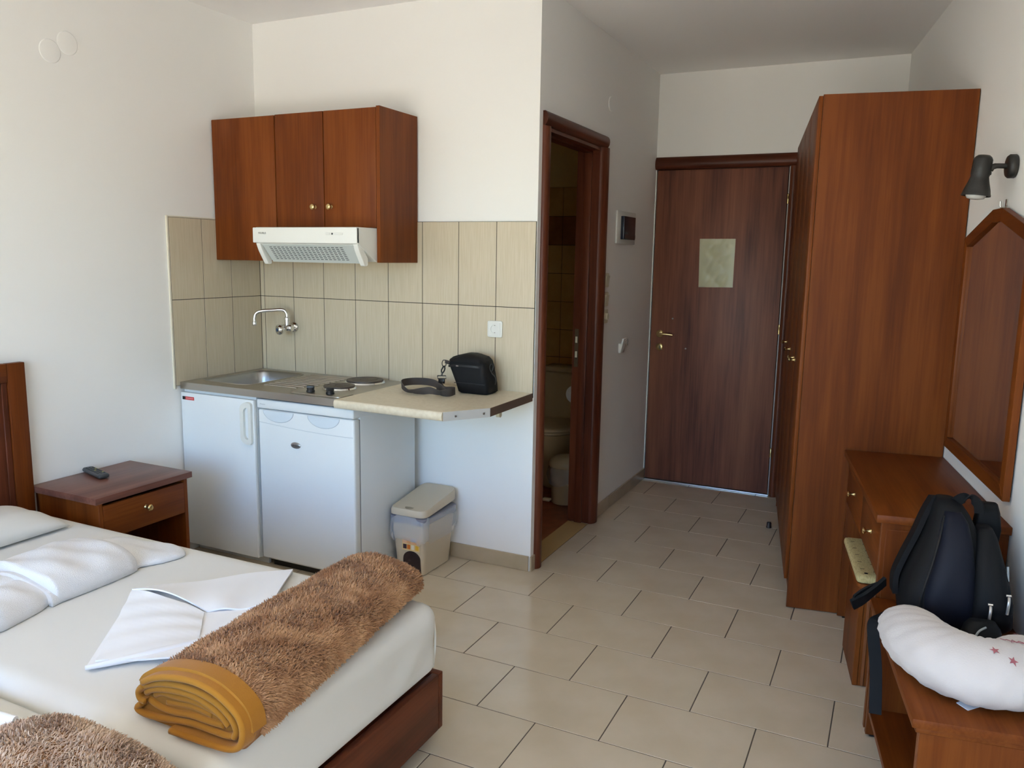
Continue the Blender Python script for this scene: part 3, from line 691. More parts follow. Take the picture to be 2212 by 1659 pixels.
MB().tube([(1.017, -.052, bz+.124), (1.024, -.055, bz+.112), (1.019, -.058, bz+.095), (1.010, -.058, bz+.090), (1.006, -.056, bz+.102), (1.014, -.053, bz+.118)], .0035, 8).tube([(1.013, -.058, bz+.093), (1.010, -.06, bz+.078)], .004, 8).build('snap_hook', black_pl, cbg)
MB().tube([(.992, -.07, bz+.076), (1.028, -.052, bz+.076), (1.030, -.052, bz+.062), (.994, -.071, bz+.062), (.992, -.07, bz+.076)], .0025, 6, smooth=False).build('buckle_loop', black_pl, cbg)
MB().box(.994, 1.028, -.068, -.058, bz+.038, bz+.062, .003, 2).build('strap_slider', black_pl, cbg)
sp = [(1.010, -.062, bz+.048), (1.008, -.064, bz+.026), (.985, -.045, bz+.024), (.925, -.002, bz+.026), (.862, .010, bz+.0265), (.815, -.035, bz+.028), (.812, -.105, bz+.028), (.872, -.180, bz+.022), (.925, -.205, bz+.013), (.985, -.200, bz+.018), (1.035, -.205, bz+.026), (1.085, -.205, bz+.020), (1.116, -.170, bz+.018), (1.118, -.120, bz+.020)]
ups = [(.2, .1, 1), (0, 0, 1), (0, 0, 1), (0, 0, 1), (0, 0, 1), (0, 0, 1), (0, 0, 1), (.1, -.5, 1), (.1, -1.2, .7), (.1, -.5, 1), (0, -.3, 1), (.3, -.8, .8), (0, -.2, 1), (0, 0, 1)]
MB().band(sp, ups, .036, .003, 8).build('strap', webbing, cbg)
MB().band([(1.003, -.10, bz+.030), (1.045, -.135, bz+.034), (1.095, -.165, bz+.030), (1.118, -.130, bz+.022)], [(0, -.2, 1), (0, -.2, 1), (.2, -.6, 1), (0, 0, 1)], .036, .003, 8).build('strap_end', webbing, cbg)
MB().tube(ringpts((1.247, -.0, bz+.125), .009, .018, .8), .003, 6, smooth=False).tube([(1.243, .0, bz+.112), (1.25, .005, bz+.095), (1.262, .012, bz+.080), (1.264, .015, bz+.060), (1.252, .02, bz+.035)], .003, 6).build('side_cord', black_pl, cbg)

# ================================================================== BED AND WHAT LIES ON IT
def soft_box(x0, x1, y0, y1, z0, z1, r, nx, ny, nz, disp=None):
    """rounded box with enough points for folds; disp(p, n) -> offset along the normal"""
    b = bmesh.new()
    def face(f, na, nb):
        g = [[b.verts.new(f(i/na, j/nb)) for j in range(nb+1)] for i in range(na+1)]
        for i in range(na):
            for j in range(nb): b.faces.new((g[i][j], g[i+1][j], g[i+1][j+1], g[i][j+1]))
    L = lambda a, c, t: a+(c-a)*t
    face(lambda s, t: (L(x0, x1, s), L(y0, y1, t), z1), nx, ny); face(lambda s, t: (L(x0, x1, s), L(y0, y1, t), z0), nx, ny)
    face(lambda s, t: (L(x0, x1, s), y0, L(z0, z1, t)), nx, nz); face(lambda s, t: (L(x0, x1, s), y1, L(z0, z1, t)), nx, nz)
    face(lambda s, t: (x0, L(y0, y1, s), L(z0, z1, t)), ny, nz); face(lambda s, t: (x1, L(y0, y1, s), L(z0, z1, t)), ny, nz)
    bmesh.ops.remove_doubles(b, verts=b.verts, dist=1e-6)
    for v in b.verts:
        p = v.co; q = Vector((min(max(p.x, x0+r), x1-r), min(max(p.y, y0+r), y1-r), min(max(p.z, z0+r), z1-r)))
        d = p-q
        if d.length > 1e-9:
            n = d.normalized(); m = q+n*r
            if disp: m = m+n*disp(m, n)
            v.co = m
    return MB().bm(b)

bed = thing('double_bed', 'dark brown wooden double bed with framed headboard against the left wall', 'bed', (.75, -2.2, 0))
bx0, bx1, by0, by1 = -.248, 1.753, -3.16, -1.300
for a in ((bx0, bx1, by1-.025, by1, .052, .243), (bx0, bx1, by0, by0+.025, .052, .243), (bx1-.025, bx1, by0+.0255, by1-.0255, .052, .243)):
    MB().box(*a, .003, 2).build('side_board', bed_wood['X' if a[1]-a[0] > 1 else 'Y'], bed)
MB().box(bx0, bx1-.026, by0+.026, by1-.026, .19, .228).build('slat_deck', bed_wood['X'], bed)
for x in (-.1, 1.66):
    for y in (-3.05, -2.23, -1.42): MB().box(x-.03, x+.03, y-.03, y+.03, .001, .06, .003, 1).build('leg', black_pl, bed)
hx = XL+.011
hb = MB().box(hx, hx+.016, -3.17, -1.292, .25, 1.08).build('headboard', bed_wood['Z'], bed)
for a in ((-1.362, -1.288, .001, 1.093), (-3.175, -3.10, .001, 1.093)): MB().box(hx, hx+.030, a[0], a[1], a[2], a[3], .003, 2).build('stile', cherry['Z'], hb)
MB().box(hx, hx+.030, -3.0995, -1.3625, 1.018, 1.093, .003, 2).build('rail', cherry['Y'], hb)
for a in ((-1.386, -1.3627, .3, 1.017), (-3.099, -3.076, .3, 1.017)): MB().box(hx+.012, hx+.022, *a, .002, 1).build('bead', bed_wood['Z'], hb)
MB().box(hx+.012, hx+.022, -3.0755, -1.3865, .993, 1.017, .002, 1).build('bead', bed_wood['Y'], hb)

def drape(seed):
    rs = random.Random(seed)
    ph = [rs.uniform(0, 6) for _ in range(8)]
    def f(p, n):
        if n.z > .6: return .0025*math.sin(p.x*3.1+ph[0])*math.sin(p.y*4.3+ph[1])
        if n.z < -.3: return 0
        t = (.48-p.z)/.24; s = p.x*.8-p.y
        return t*(.006*math.sin(s*26+ph[2]+p.z*30)*math.exp(-((p.y+1.42)/.16)**2)+.004*math.sin(s*9+ph[3]-p.z*12))-.006*math.sin(PI*min(1, t))
    return f
m1 = thing('mattress', 'far mattress in a stretched white sheet beside the bedside table', 'mattress', (.75, -1.77, .244))
MB_ = soft_box(-.245, 1.752, -2.238, -1.303, .245, BZ, .055, 70, 36, 12, drape(1))
MB_.build('sheeted_mattress', sheet_m, m1, ang=2.5)
MB().tube([(1.722, -1.333, .452), (1.734, -1.326, .42), (1.737, -1.322, .37), (1.735, -1.322, .31), (1.730, -1.324, .262)], .0035, 8).build('sheet_corner_fold', sheet_m, m1)
m2 = thing('mattress', 'near mattress in a white sheet in the lower left corner', 'mattress', (.75, -2.7, .244))
soft_box(-.245, 1.752, -3.155, -2.243, .245, BZ-.004, .055, 50, 30, 10, drape(2)).build('sheeted_mattress', sheet_m, m2, ang=2.5)

# ---- pillow at the headboard
def pil(s, t, top):
    u, v = s*2-1, t*2-1
    k = (1-abs(u)**3.2)*(1-abs(v)**3.2); k = max(k, 0)**.55
    px = 1-.05*(1-abs(v)**2); py = 1-.05*(1-abs(u)**2)
    x = -.055+.185*u*py; y = -1.745+.345*v*px
    wr = .004*math.sin(9*u+5*v)*k
    return (x, y, BZ+.004+.03*(1 if True else 0)*0+(.095*k+wr if top else -0.0*k)+.006*(1-k))
mb = MB().grid(lambda s, t: pil(s, t, True), 28, 40).grid(lambda s, t: pil(s, t, False), 28, 40)
pw = mb.build('pillow', sheet_m, ang=2.5); setp(pw, 'white bed pillow lying in front of the headboard', 'pillow')

# ---- towels
def soft_run(spec, base, seg=30, ny=40, seed=0, wr=.004, pw=.6):
    """soft slab along y: spec = list of (y, x centre, half width, height)"""
    rings = []; ys = [a[0] for a in spec]
    for k in range(ny+1):
        y = ys[0]+(ys[-1]-ys[0])*k/ny
        xc, hw, h = [float(np.interp(y, ys, [a[i] for a in spec])) for i in (1, 2, 3)]
        ring = []
        for i in range(seg):
            th = 2*PI*i/seg; c, s = math.cos(th), math.sin(th)
            x = xc+hw*math.copysign(abs(c)**.75, c)
            z = base+(h*max(s, 0)**pw if s > 0 else 0)
            n = wr*(math.sin(y*31+x*17+seed)+.6*math.sin(y*57-x*23+2*seed))*max(s, 0)
            ring.append((x, y+.006*math.sin(x*11+seed), z+n))
        rings.append(ring)
    return MB().loft(rings)
t1 = soft_run([(-1.90, .566, .172, .058), (-1.78, .56, .155, .045), (-1.56, .558, .150, .036), (-1.50, .572, .170, .036), (-1.44, .580, .178, .030), (-1.41, .584, .172, .024), (-1.392, .588, .150, .018), (-1.383, .59, .09, .008)], BZ+.003, ny=70, seg=48, seed=1, wr=.005)
lobes = [soft_run([(-2.43, .475, .03, .010), (-2.41, .475, .07, .04), (-2.30, .472, .100, .062), (-2.05, .476, .104, .068), (-1.93, .490, .095, .066), (-1.86, .505, .080, .058)], BZ+.003, ny=60, seg=40, seed=5, wr=.005),
         soft_run([(-2.43, .655, .03, .010), (-2.41, .655, .07, .04), (-2.30, .658, .105, .058), (-2.05, .656, .108, .062), (-1.93, .638, .098, .058), (-1.86, .615, .085, .05)], BZ+.003, ny=60, seg=40, seed=8, wr=.005)]
tw = thing('folded_towel', 'thick white towel folded and wrapped around its middle on the far mattress', 'towel', (.556, -1.8, BZ+.003))
t1.build('towel_tail', towel_m, tw, ang=2.5)
for lb in lobes: lb.build('towel_fold', towel_m, tw, ang=2.5)
mbw = soft_run([(-1.875, .556, .165, .076), (-1.868, .556, .176, .084), (-1.80, .556, .179, .086), (-1.68, .556, .180, .084), (-1.60, .552, .178, .080), (-1.575, .550, .172, .072), (-1.566, .55, .160, .058)], BZ+.004, ny=60, seg=48, seed=3, wr=.0045, pw=.5)
hem = []
for i in range(31):
    th = PI*i/30; c, s = math.cos(th), math.sin(th)
    hem.append((.556+.177*math.copysign(abs(c)**.75, c), -1.872+.012*math.sin(i*.55), BZ+.004+.082*max(s, 0)**.5))
mbw.build('wrap', towel_m, tw, ang=2.5)

# ---- folded flat sheet, tucked under the rolled blanket
fs = thing('folded_sheet', 'white bed sheet folded into a pointed diamond beside the rolled blanket', 'sheet', (1.2, -1.75, BZ))
A, B, Cc, Dd, P = Vector((.868, -1.722)), Vector((1.165, -2.105)), Vector((1.36, -1.78)), Vector((1.195, -1.352)), Vector((1.19, -1.735))
def quad_cloth(a, b, c, d, zf, n=18, th=.006):
    """a cloth panel spanned by four corners with height field zf(s,t), given thickness"""
    top = lambda s, t: (a*(1-s)*(1-t)+b*s*(1-t)+c*s*t+d*(1-s)*t)
    mb = MB()
    mb.grid(lambda s, t: (*top(s, t), zf(s, t)), n, n); mb.grid(lambda s, t: (*top(s, t), zf(s, t)-th), n, n)
    edge = [(i/n, 0) for i in range(n)]+[(1, i/n) for i in range(n)]+[(1-i/n, 1) for i in range(n)]+[(0, 1-i/n) for i in range(n)]
    mb.loft([[(*top(s, t), zf(s, t)) for s, t in edge], [(*top(s, t), zf(s, t)-th) for s, t in edge]], caps=False)
    return mb
quad_cloth(A+Vector((.01, 0)), B, Cc, Dd, lambda s, t: BZ+.012+.002*math.sin(7*s)*math.sin(5*t), th=.006).build('under_layer', sheet_w, fs, ang=1.0)
quad_cloth(A, B+Vector((.0, .03)), B+Vector((.215, .16)), P, lambda s, t: BZ+.017+.004*math.sin(PI*t)+.010*(1-s)*t*(1-t)*4+.0025*math.sin(26*s+9*t), th=.005).build('near_flap', sheet_w, fs, ang=1.0)
quad_cloth(A, P+Vector((.0, .012)), P+Vector((.145, .12)), Dd, lambda s, t: BZ+.020+.022*math.sin(PI*min(1, s))*(1-t)**2+.003*math.sin(11*t+5*s), th=.005).build('far_flap', sheet_w, fs, ang=1.0)
MB().tube([(B.x-.0, B.y, BZ+.012), ((B.x*.5+Cc.x*.5), B.y*.5+Cc.y*.5-.03, BZ+.016), (Cc.x, Cc.y, BZ+.012)], [.006, .012, .008], 10).build('rolled_hem', sheet_w, fs)

fs2 = thing('folded_sheet', 'corner of a folded white sheet at the left edge of the near mattress', 'sheet', (1.15, -2.45, BZ-.004))
A2, B2, C2, D2 = Vector((1.02, -2.40)), Vector((1.245, -2.335)), Vector((1.25, -2.60)), Vector((1.0, -2.62))
quad_cloth(A2, B2, C2, D2, lambda s, t: BZ+.012+.006*s, th=.010).build('layers', sheet_w, fs2, ang=1.0)
MB().tube([(1.06, -2.385, BZ+.012), (1.16, -2.36, BZ+.022), (1.245, -2.338, BZ+.018)], [.008, .014, .009], 10).build('rolled_hem', sheet_w, fs2)

# ---- rolled blankets: pile outside, mustard binding at the ends
PROF = [(1.445, .490), (1.50, .4835), (1.56, .4835), (1.66, .4835), (1.755, .486), (1.79, .505), (1.808, .545), (1.800, .58), (1.776, .606), (1.728, .629), (1.665, .640), (1.596, .634), (1.535, .618), (1.492, .594), (1.470, .570), (1.466, .545), (1.455, .525), (1.440, .505)]
def closed_smooth(P, n):
    P = [Vector(p) for p in P]; k = len(P); out = []
    for i in range(k):
        p0, p1, p2, p3 = P[i-1], P[i], P[(i+1) % k], P[(i+2) % k]
        for j in range(n):
            t = j/n; out.append(.5*((2*p1)+(p2-p0)*t+(2*p0-5*p1+4*p2-p3)*t*t+(3*p1-p0-3*p2+p3)*t**3))
    return out
def roll_rings(prof, ys, shift, scale, zb, ripple):
    c = Vector((sum(p.x for p in prof)/len(prof), 0))
    rings = []
    for k, y in enumerate(ys):
        dx, sx, sz = shift(y), *scale(y)
        rings.append([Vector((c.x+(p.x-c.x)*sx+dx, y, zb+(p.y-zb)*sz+ripple(p, y)*(1 if p.y > zb+.02 else 0))) for p in prof])
    return rings
def fur(rings, name, m, parent, count, length, seed, lean, skip0=0, width=.0013):
    """short strands rooted on the roll; each strand is a thin blade"""
    rs = np.random.RandomState(seed)
    R = np.array([[tuple(p) for p in r] for r in rings]); nr, ns, _ = R.shape
    A_ = R[:-1]; e1 = np.roll(A_, -1, axis=1)-A_; e2 = R[1:]-A_
    N = np.cross(e1, e2); ar = np.linalg.norm(N, axis=2); N /= ar[..., None]+1e-12
    cen = R.mean(axis=1)[:-1][:, None, :]
    N *= np.sign(((A_-cen)*N).sum(axis=2))[..., None]
    ar[:skip0] = 0; ar[A_[..., 2] < BZ+.032] = 0
    w = (ar/ar.sum()).ravel(); idx = rs.choice(len(w), count, p=w); i, j = idx//ns, idx % ns
    a, b_ = rs.rand(count, 1), rs.rand(count, 1)
    p = A_[i, j]+e1[i, j]*a+e2[i, j]*b_; n = N[i, j]
    ln = length*(.6+.8*rs.rand(count, 1))
    sw = np.stack([np.sin(p[:, 1]*38+p[:, 0]*21), np.cos(p[:, 0]*33-p[:, 1]*17), np.sin(p[:, 0]*27)], 1)*.35
    d = n*.55+np.array(lean)*.6+sw*.7+rs.randn(count, 3)*.30
    d /= np.linalg.norm(d, axis=1)[:, None]
    side = np.cross(d, n); side /= np.linalg.norm(side, axis=1)[:, None]+1e-9
    side = side*width*(.7+.6*rs.rand(count, 1))
    mid = p+d*ln*.55+n*.0012; tip = p+d*ln-n*ln*.25
    V = np.stack([p-side-n*.001, p+side-n*.001, mid+side*.7, mid-side*.7, tip], 1).reshape(-1, 3)
    org = ORG[parent][0]; V -= np.array(org)
    k = np.arange(count)*5
    me = bpy.data.meshes.new(name)
    F = np.empty((count, 2), object)
    faces = [f for q in k for f in ((q, q+1, q+2, q+3), (q+3, q+2, q+4))]
    me.from_pydata(V.tolist(), [], faces); me.materials.append(m)
    me.polygons.foreach_set('use_smooth', [True]*len(me.polygons))
    o = bpy.data.objects.new(name, me); COL.objects.link(o); o.parent = parent; ORG[o] = ORG[parent]; o['kind'] = 'stuff'
    return o
bl = thing('rolled_blanket', 'brown fluffy blanket rolled up with mustard edging across the bed foot', 'blanket', (1.6, -1.75, BZ+.003), group='rolled blankets')
prof = closed_smooth(PROF, 5)
NEAR, FAR = -2.178, -1.302
ysn = [NEAR+(FAR-NEAR)*k/60 for k in range(61)]
shift = lambda y: -.105*(y-NEAR)/(FAR-NEAR)
def scale1(y):
    t = (y-NEAR)/(FAR-NEAR); e = max(0, (y-(FAR-.05))/.05); r = math.sqrt(max(0, 1-.75*e*e)) if e > 0 else 1
    return (1-.10*t)*(.86+.14*r), (1-.30*t)*(.74+.26*r)
rp = lambda p, y: .0035*math.sin(y*9+p.x*12)+.002*math.sin(y*23-p.x*31)
R1 = roll_rings(prof, ysn, shift, scale1, BZ+.0035, rp)
pile = MB().loft(R1).build('pile', fur_base, bl, ang=2.5)
LAY = [[(1.5826, .4947), (1.6378, .496), (1.7004, .4975), (1.7571, .502), (1.7875, .518), (1.798, .5492), (1.792, .5788), (1.765, .6035), (1.7208, .624), (1.6641, .6325), (1.5961, .6255), (1.5393, .6095), (1.5022, .590)],
       [(1.4962, .5774), (1.479, .56), (1.4825, .5424), (1.5009, .5385)],
       [(1.4806, .5623), (1.5036, .578), (1.5475, .594), (1.6083, .604), (1.671, .603), (1.7227, .5906), (1.757, .568), (1.771, .5447), (1.763, .5246)],
       [(1.4972, .558), (1.5224, .572), (1.5795, .5845), (1.6436, .588), (1.693, .578), (1.728, .5623), (1.747, .5456)],
       [(1.4777, .5245), (1.4591, .5076), (1.4831, .5), (1.5314, .5022), (1.5837, .5114), (1.6393, .5187), (1.6929, .5187), (1.7407, .5193), (1.7605, .5274)],
       [(1.4911, .541), (1.5334, .529), (1.5803, .5285), (1.6313, .5352), (1.685, .5359), (1.7288, .5387)],
       [(1.516, .5532), (1.5359, .5628), (1.5827, .5655), (1.6419, .569), (1.6953, .5626), (1.7247, .5545)],
       [(1.5511, .5434), (1.59, .5487), (1.6389, .5534), (1.6896, .5482)]]
for k, l in enumerate(LAY):
    y = NEAR-.006-.004*(k == 0)+.003*k
    MB().band([(a, y, c) for a, c in l], [(0, 1, 0)]*len(l), .034, .0155, 5).build('binding', mustard, bl, ang=1.2)
    MB().tube([(a, y-.016, c) for a, c in l], .0078, 10, n=5).build('binding_edge', mustard, bl, ang=2)
pc = Vector((1.63, .56)); MB().prism([tuple(pc+(p-pc)*.95) for p in prof], 'Y', NEAR-.006, NEAR+.004).build('end_filling', mat('mustard_inner', lin(150, 100, 28), .9), bl)
ol = [(1.806, .545), (1.799, .58), (1.775, .607), (1.728, .6305), (1.665, .6415), (1.596, .6355), (1.535, .6195), (1.492, .5955), (1.474, .575)]
MB().band([(a, NEAR+.010, c) for a, c in ol], [(0, 1, 0)]*len(ol), .040, .012, 5).build('outer_hem', mustard, bl, ang=1.2)
fur(R1, 'pile_strands', fur_hair, bl, 60000, .0155, 1, (.25, .55, -.55), skip0=2)

bl2 = thing('rolled_blanket', 'pale brown fluffy blanket rolled up in the lower left corner', 'blanket', (1.55, -2.7, BZ), group='rolled blankets')
prof2 = closed_smooth([(1.30, .500), (1.36, .482), (1.55, .481), (1.75, .482), (1.815, .500), (1.832, .53), (1.800, .568), (1.72, .596), (1.60, .612), (1.49, .606), (1.385, .565), (1.315, .53)], 6)
N2, F2 = -3.02, -2.33
ysn2 = [N2+(F2-N2)*(1-(1-k/44)**1.6) for k in range(45)]
def scale2(y):
    e = max(0, (y-(F2-.14))/.14); r = math.sqrt(max(0, 1-e**2.6)); return .60+.40*r, .25+.75*r
R2 = roll_rings(prof2, ysn2, lambda y: -.02*(y-N2), scale2, BZ+.0005, rp)
MB().loft(R2).build('pile', fur_base, bl2, ang=2.5)
fur(R2, 'pile_strands', fur_hair2, bl2, 50000, .014, 2, (.3, .35, -.3), width=.0012)

# ---- bedside table and remote control
ns = thing('bedside_table', 'reddish-brown bedside table with one drawer between bed and kitchen', 'bedside table', (-.07, -1.05, 0))
nx0, nx1, ny0, ny1 = XL+.012, .1295, -1.286, -.795
MB().box(nx0, nx1, ny0, ny1, .536, .5635, .002, 2).build('top', mat_top if False else wood('bedside_top_wood', lin(96, 60, 50), lin(112, 72, 60), lin(124, 84, 70), axis='Y', rough=.3), ns)
for a, b_ in ((ny0+.020, ny0+.038), (ny1-.038, ny1-.020)): MB().box(nx0+.002, nx1-.012, a, b_, .001, .5355, .001, 1).build('side_panel', cherry['Z'], ns)
MB().box(nx0+.002, nx0+.008, ny0+.0385, ny1-.0385, .001, .5355).build('back_panel', cherry['Z'], ns)
MB().box(nx0+.009, nx1-.014, ny0+.0385, ny1-.0385, .06, .078).build('shelf', cherry['Y'], ns)
MB().box(nx0+.009, nx1-.034, ny0+.0385, ny1-.0385, .372, .386).build('drawer_floor', cherry['Y'], ns)
dr = MB().box(nx1-.032, nx1-.011, ny0+.040, ny1-.040, .378, .520, .003, 2).build('drawer', cherry['Y'], ns)
knob(dr, (nx1-.011, -1.04, .462), (1, 0, 0), r=.0145, L=.032)
rc = thing('remote_control', 'dark grey remote control on the bedside table', 'remote control', (-.2, -1.06, .564))
rd = Vector((.30, -.085, 0)).normalized(); rs_ = Vector((-rd.y, rd.x, 0)); rcn = Vector((-.186, -1.045, .564)); hl = .094
def rp3(a, c, z): return rcn+rd*a+rs_*c+Vector((0, 0, z))
rings = [[rp3(a, c, z) for a, c in rrect(-hl+i, hl-i, -.024+i, .024-i, .012, 4)] for z, i in ((.002, .006), (.006, .001), (.014, .0), (.0195, .003), (.0205, .006))]
MB().loft(rings).build('body', mat('remote_grey', lin(58, 60, 62), .45), rc, ang=.9)
for i in range(9):
    for j in range(3):
        p = rp3(-.065+.0155*i, -.0135+.0135*j, .0203)
        MB().lathe([(.0044, 0), (.0042, .0016), (0, .002)], p, seg=10).build('button', mat('button_%d' % ((i*j) % 5 == 4), lin(170, 160, 70) if (i*j) % 5 == 4 else lin(30, 32, 36), .5), rc)

# ================================================================== FURNITURE ALONG THE RIGHT WALL (u along the wall, v out from it)
wd = thing('wardrobe', 'tall reddish-brown wardrobe between entry door and dressing table', 'wardrobe', (-.8, -.3, 0), 'R')
WH = 2.2345; wv = .579; wu = -1.60
MB().rbox(-.020, 0, .004, wv-.0015, .004, WH, .001, 1).build('end_panel', cherry['Z'], wd)
MB().rbox(-.020, 0, wv-.0014, wv, .004, WH).build('edge_band', cherry_edge, wd)
MB().rbox(wu, wu+.020, .004, wv, .004, WH).build('end_panel', cherry['Z'], wd)
MB().rbox(wu+.0205, -.0205, .004, wv, WH-.022, WH-.002).build('top_panel', cherry['X'], wd)
MB().rbox(wu+.0205, -.0205, .004, .012, .09, WH-.0225).build('back_panel', cherry['Z'], wd)
MB().rbox(wu+.0205, -.0205, .0125, wv, .09, .11).build('bottom_panel', cherry['X'], wd)
MB().rbox(wu+.0205, -.0205, wv-.06, wv-.045, .004, .0895).build('plinth', cherry['X'], wd)
for i, (a, b_) in enumerate(((-.397, -.004), (-.797, -.400), (-1.197, -.800), (-1.598, -1.200))):
    dd = MB().rbox(a, b_, wv+.001, wv+.0175, .135, WH-.005, .002, 2).build('door', cherry['Z'], wd)
    ku = (-.35, -.445, -.845, -1.245)[i]
    knob(dd, (ku, -(wv+.0175), 1.092), (0, -1, 0), r=.011, L=.032)

dk = thing('dressing_table', 'reddish-brown dressing table with two drawers under the mirror', 'table', (.47, -.19, 0), 'R')
MB().rbox(.004, .945, .001, .387, .7265, .7534, .003, 2).build('top', cherry['X'], dk)
MB().rbox(.912, .932, .004, .3665, .006, .726, .0015, 1).rbox(.9321, .9355, .02, .355, .03, .705, .002, 1).build('end_panel', cherry['Z'], dk)
MB().rbox(.912, .932, .3666, .3682, .006, .726).build('edge_band', cherry_edge, dk)
MB().rbox(.012, .032, .004, .366, .006, .726, .0015, 1).build('end_panel', cherry['Z'], dk)
MB().rbox(.0325, .9115, .004, .018, .35, .726).build('back_panel', cherry['X'], dk)
MB().rbox(.0325, .9115, .02, .345, .528, .542).build('drawer_shelf', cherry['X'], dk)
for a, b_, ku in ((.034, .470, .262), (.4735, .910, .728)):
    dd = MB().rbox(a, b_, .347, .3665, .530, .716, .003, 2).build('drawer', cherry['X'], dk)
    knob(dd, (ku, -.3665, .628), (0, -1, 0), r=.012, L=.03)
for u_ in (.022, .922):
    for v_ in (.05, .33): MB().rbox(u_-.012, u_+.012, v_-.015, v_+.015, .0005, .006).build('foot_cap', black_pl, dk)

stl = thing('stool', 'box stool with sand-coloured seat pushed under the dressing table', 'stool', (.48, -.22, 0), 'R')
su0, su1, sv0, sv1 = .315, .640, .06, .372
MB().rbox(su0, su1, sv1-.018, sv1, .002, .405, .002, 1).build('front_panel', cherry['Z'], stl)
MB().rbox(su0, su1, sv0, sv0+.018, .002, .405, .002, 1).build('back_panel', cherry['Z'], stl)
for a in (su0+.004, su1-.022):
    sp_ = MB().rbox(a, a+.018, sv0+.0185, sv1-.0185, .002, .405).build('side_panel', cherry['Z'], stl)
for v_ in (.345, .325): MB().rbox(su1-.0038, su1+.002, v_-.012, v_, .004, .404, .002, 1).build('side_bead', cherry_edge, stl)
MB().prism([(x, y) for x, y in rrect(.268, .700, -.392, -.05, .03, 5)], 'Z', .4055, .420, .002, 1).build('seat_base', cherry['X'], stl)
seat = soft_box(.266, .702, -.395, -.048, .4205, .452, .013, 24, 20, 4).build('seat_cushion', stool_fab, stl, ang=2)
for i in range(5):
    for j in range(2):
        u_, v_ = .33+.075*i+.02*j, .372-.042*j
        MB().rbox(u_-.002, u_+.002, v_-.009, v_+.005, .4515, .4526).build('stitch', mat('stitch_dark', lin(90, 74, 40), .9), seat)
MB().lathe([(.007, 0), (.007, .001), (.004, .0014), (0, .0014)], (.672, -.362, .4515), (0, 0, 1), 14).build('eyelet', black_pl, seat)

be = thing('luggage_bench', 'low reddish-brown bench with open shelf carrying backpack and pillow', 'bench', (1.31, -.19, 0), 'R')
b0, b1, bh = .952, 1.668, .4725
MB().rbox(b0-.012, b1+.012, .001, .386, .4485, bh, .003, 2).build('top', cherry['X'], be)
MB().rbox(b0-.004, b1+.004, .004, .376, .433, .448, .003, 2).build('top_moulding', cherry['X'], be)
for a in (b0, b1-.020):
    MB().rbox(a, a+.020, .004, .3655, .006, .4325, .0015, 1).build('end_panel', cherry['Z'], be)
    MB().rbox(a, a+.020, .3656, .367, .006, .4325).build('edge_band', cherry_edge, be)
    for v_ in (.05, .34): MB().rbox(a, a+.020, v_-.015, v_+.015, .0005, .006).build('foot_cap', black_pl, be)
MB().rbox(b0+.0205, b1-.0205, .004, .016, .10, .4325).build('back_panel', cherry['X'], be)
MB().rbox(b0+.0205, b1-.0205, .0165, .3625, .082, .100).build('shelf', cherry['X'], be)
MB().rbox(b0+.0205, b1-.0205, .3626, .364, .082, .100).build('shelf_edge', cherry_edge, be)

# ---- mirror and its hook, reading lamp
mi = thing('wall_mirror', 'tall mirror in brown frame with pointed top above the dressing table', 'mirror', (.5, 0, .82), 'R')
outp = [(.098, .823), (.905, .823), (.905, 1.655), (.560, 1.743), (.450, 1.743), (.098, 1.655)]
cen = Vector((.5, 1.25)); fw = .044
inp = []
for i in range(6):
    p, a, b_ = [Vector(outp[j % 6]) for j in (i, i-1, i+1)]
    d1_, d2_ = (p-a).normalized(), (b_-p).normalized(); n1, n2 = Vector((-d1_.y, d1_.x)), Vector((-d2_.y, d2_.x))
    inp.append(p+(n1+n2)*(fw/(1+n1.dot(n2))))
V0, V1 = .006, .028
for i in range(6):
    j = (i+1) % 6
    q = [outp[i], outp[j], tuple(inp[j]), tuple(inp[i])]
    MB().prism([(a, c) for a, c in q], 'Y', -V1, -V0, .0012, 1).build('frame_bar', frame_bar_m if False else cherry['Z' if i in (1, 5) else 'X'], mi)
MB().prism([tuple(p-(p-cen).normalized()*-.004) for p in inp], 'Y', -V0-.011, -V0-.004).build('mirror_glass', mirror_m, mi)
MB().rbox(.11, .89, .0005, .0058, .835, 1.64).build('backing', black_pl, mi)
hk = thing('picture_hook', 'small metal hook holding the top of the mirror', 'hook', (.505, 0, 1.743), 'R')
MB().rbox(.498, .512, .0005, .004, 1.744, 1.775, .001, 1).build('plate', steel, hk)
MB().tube([(.505, -.004, 1.748), (.505, -.014, 1.746), (.505, -.020, 1.752), (.505, -.021, 1.768)], .003, 8).build('prong', steel, hk)

la = thing('wall_lamp', 'black adjustable spot lamp on the right wall above the mirror', 'lamp', (.56, 0, 1.84), 'R')
MB().lathe([(.037, 0), (.039, .003), (.039, .020), (.034, .026), (.012, .027)], (.56, -.001, 1.878), (0, -1, 0), 28).build('wall_base', dark_metal, la, ang=.9)
MB().tube([(.56, -.024, 1.879), (.56, -.052, 1.880), (.56, -.064, 1.880)], .0085, 12, smooth=False).tube([(.56, -.060, 1.880), (.56, -.070, 1.876), (.56, -.076, 1.866)], .0095, 12).build('arm', dark_metal, la)
ax = Vector((0, -.10, -1)).normalized()
head = [(.018, -.002), (.025, .004), (.029, .012), (.0295, .060), (.0275, .068), (.030, .078), (.034, .092), (.040, .110), (.043, .124), (.0445, .127), (.0445, .132), (.041, .132), (.038, .118), (.02, .09), (0, .09)]
hd2 = MB().lathe(head, (.56, -.098, 1.913), ax, 32).build('lamp_head', dark_metal, la, ang=.9)
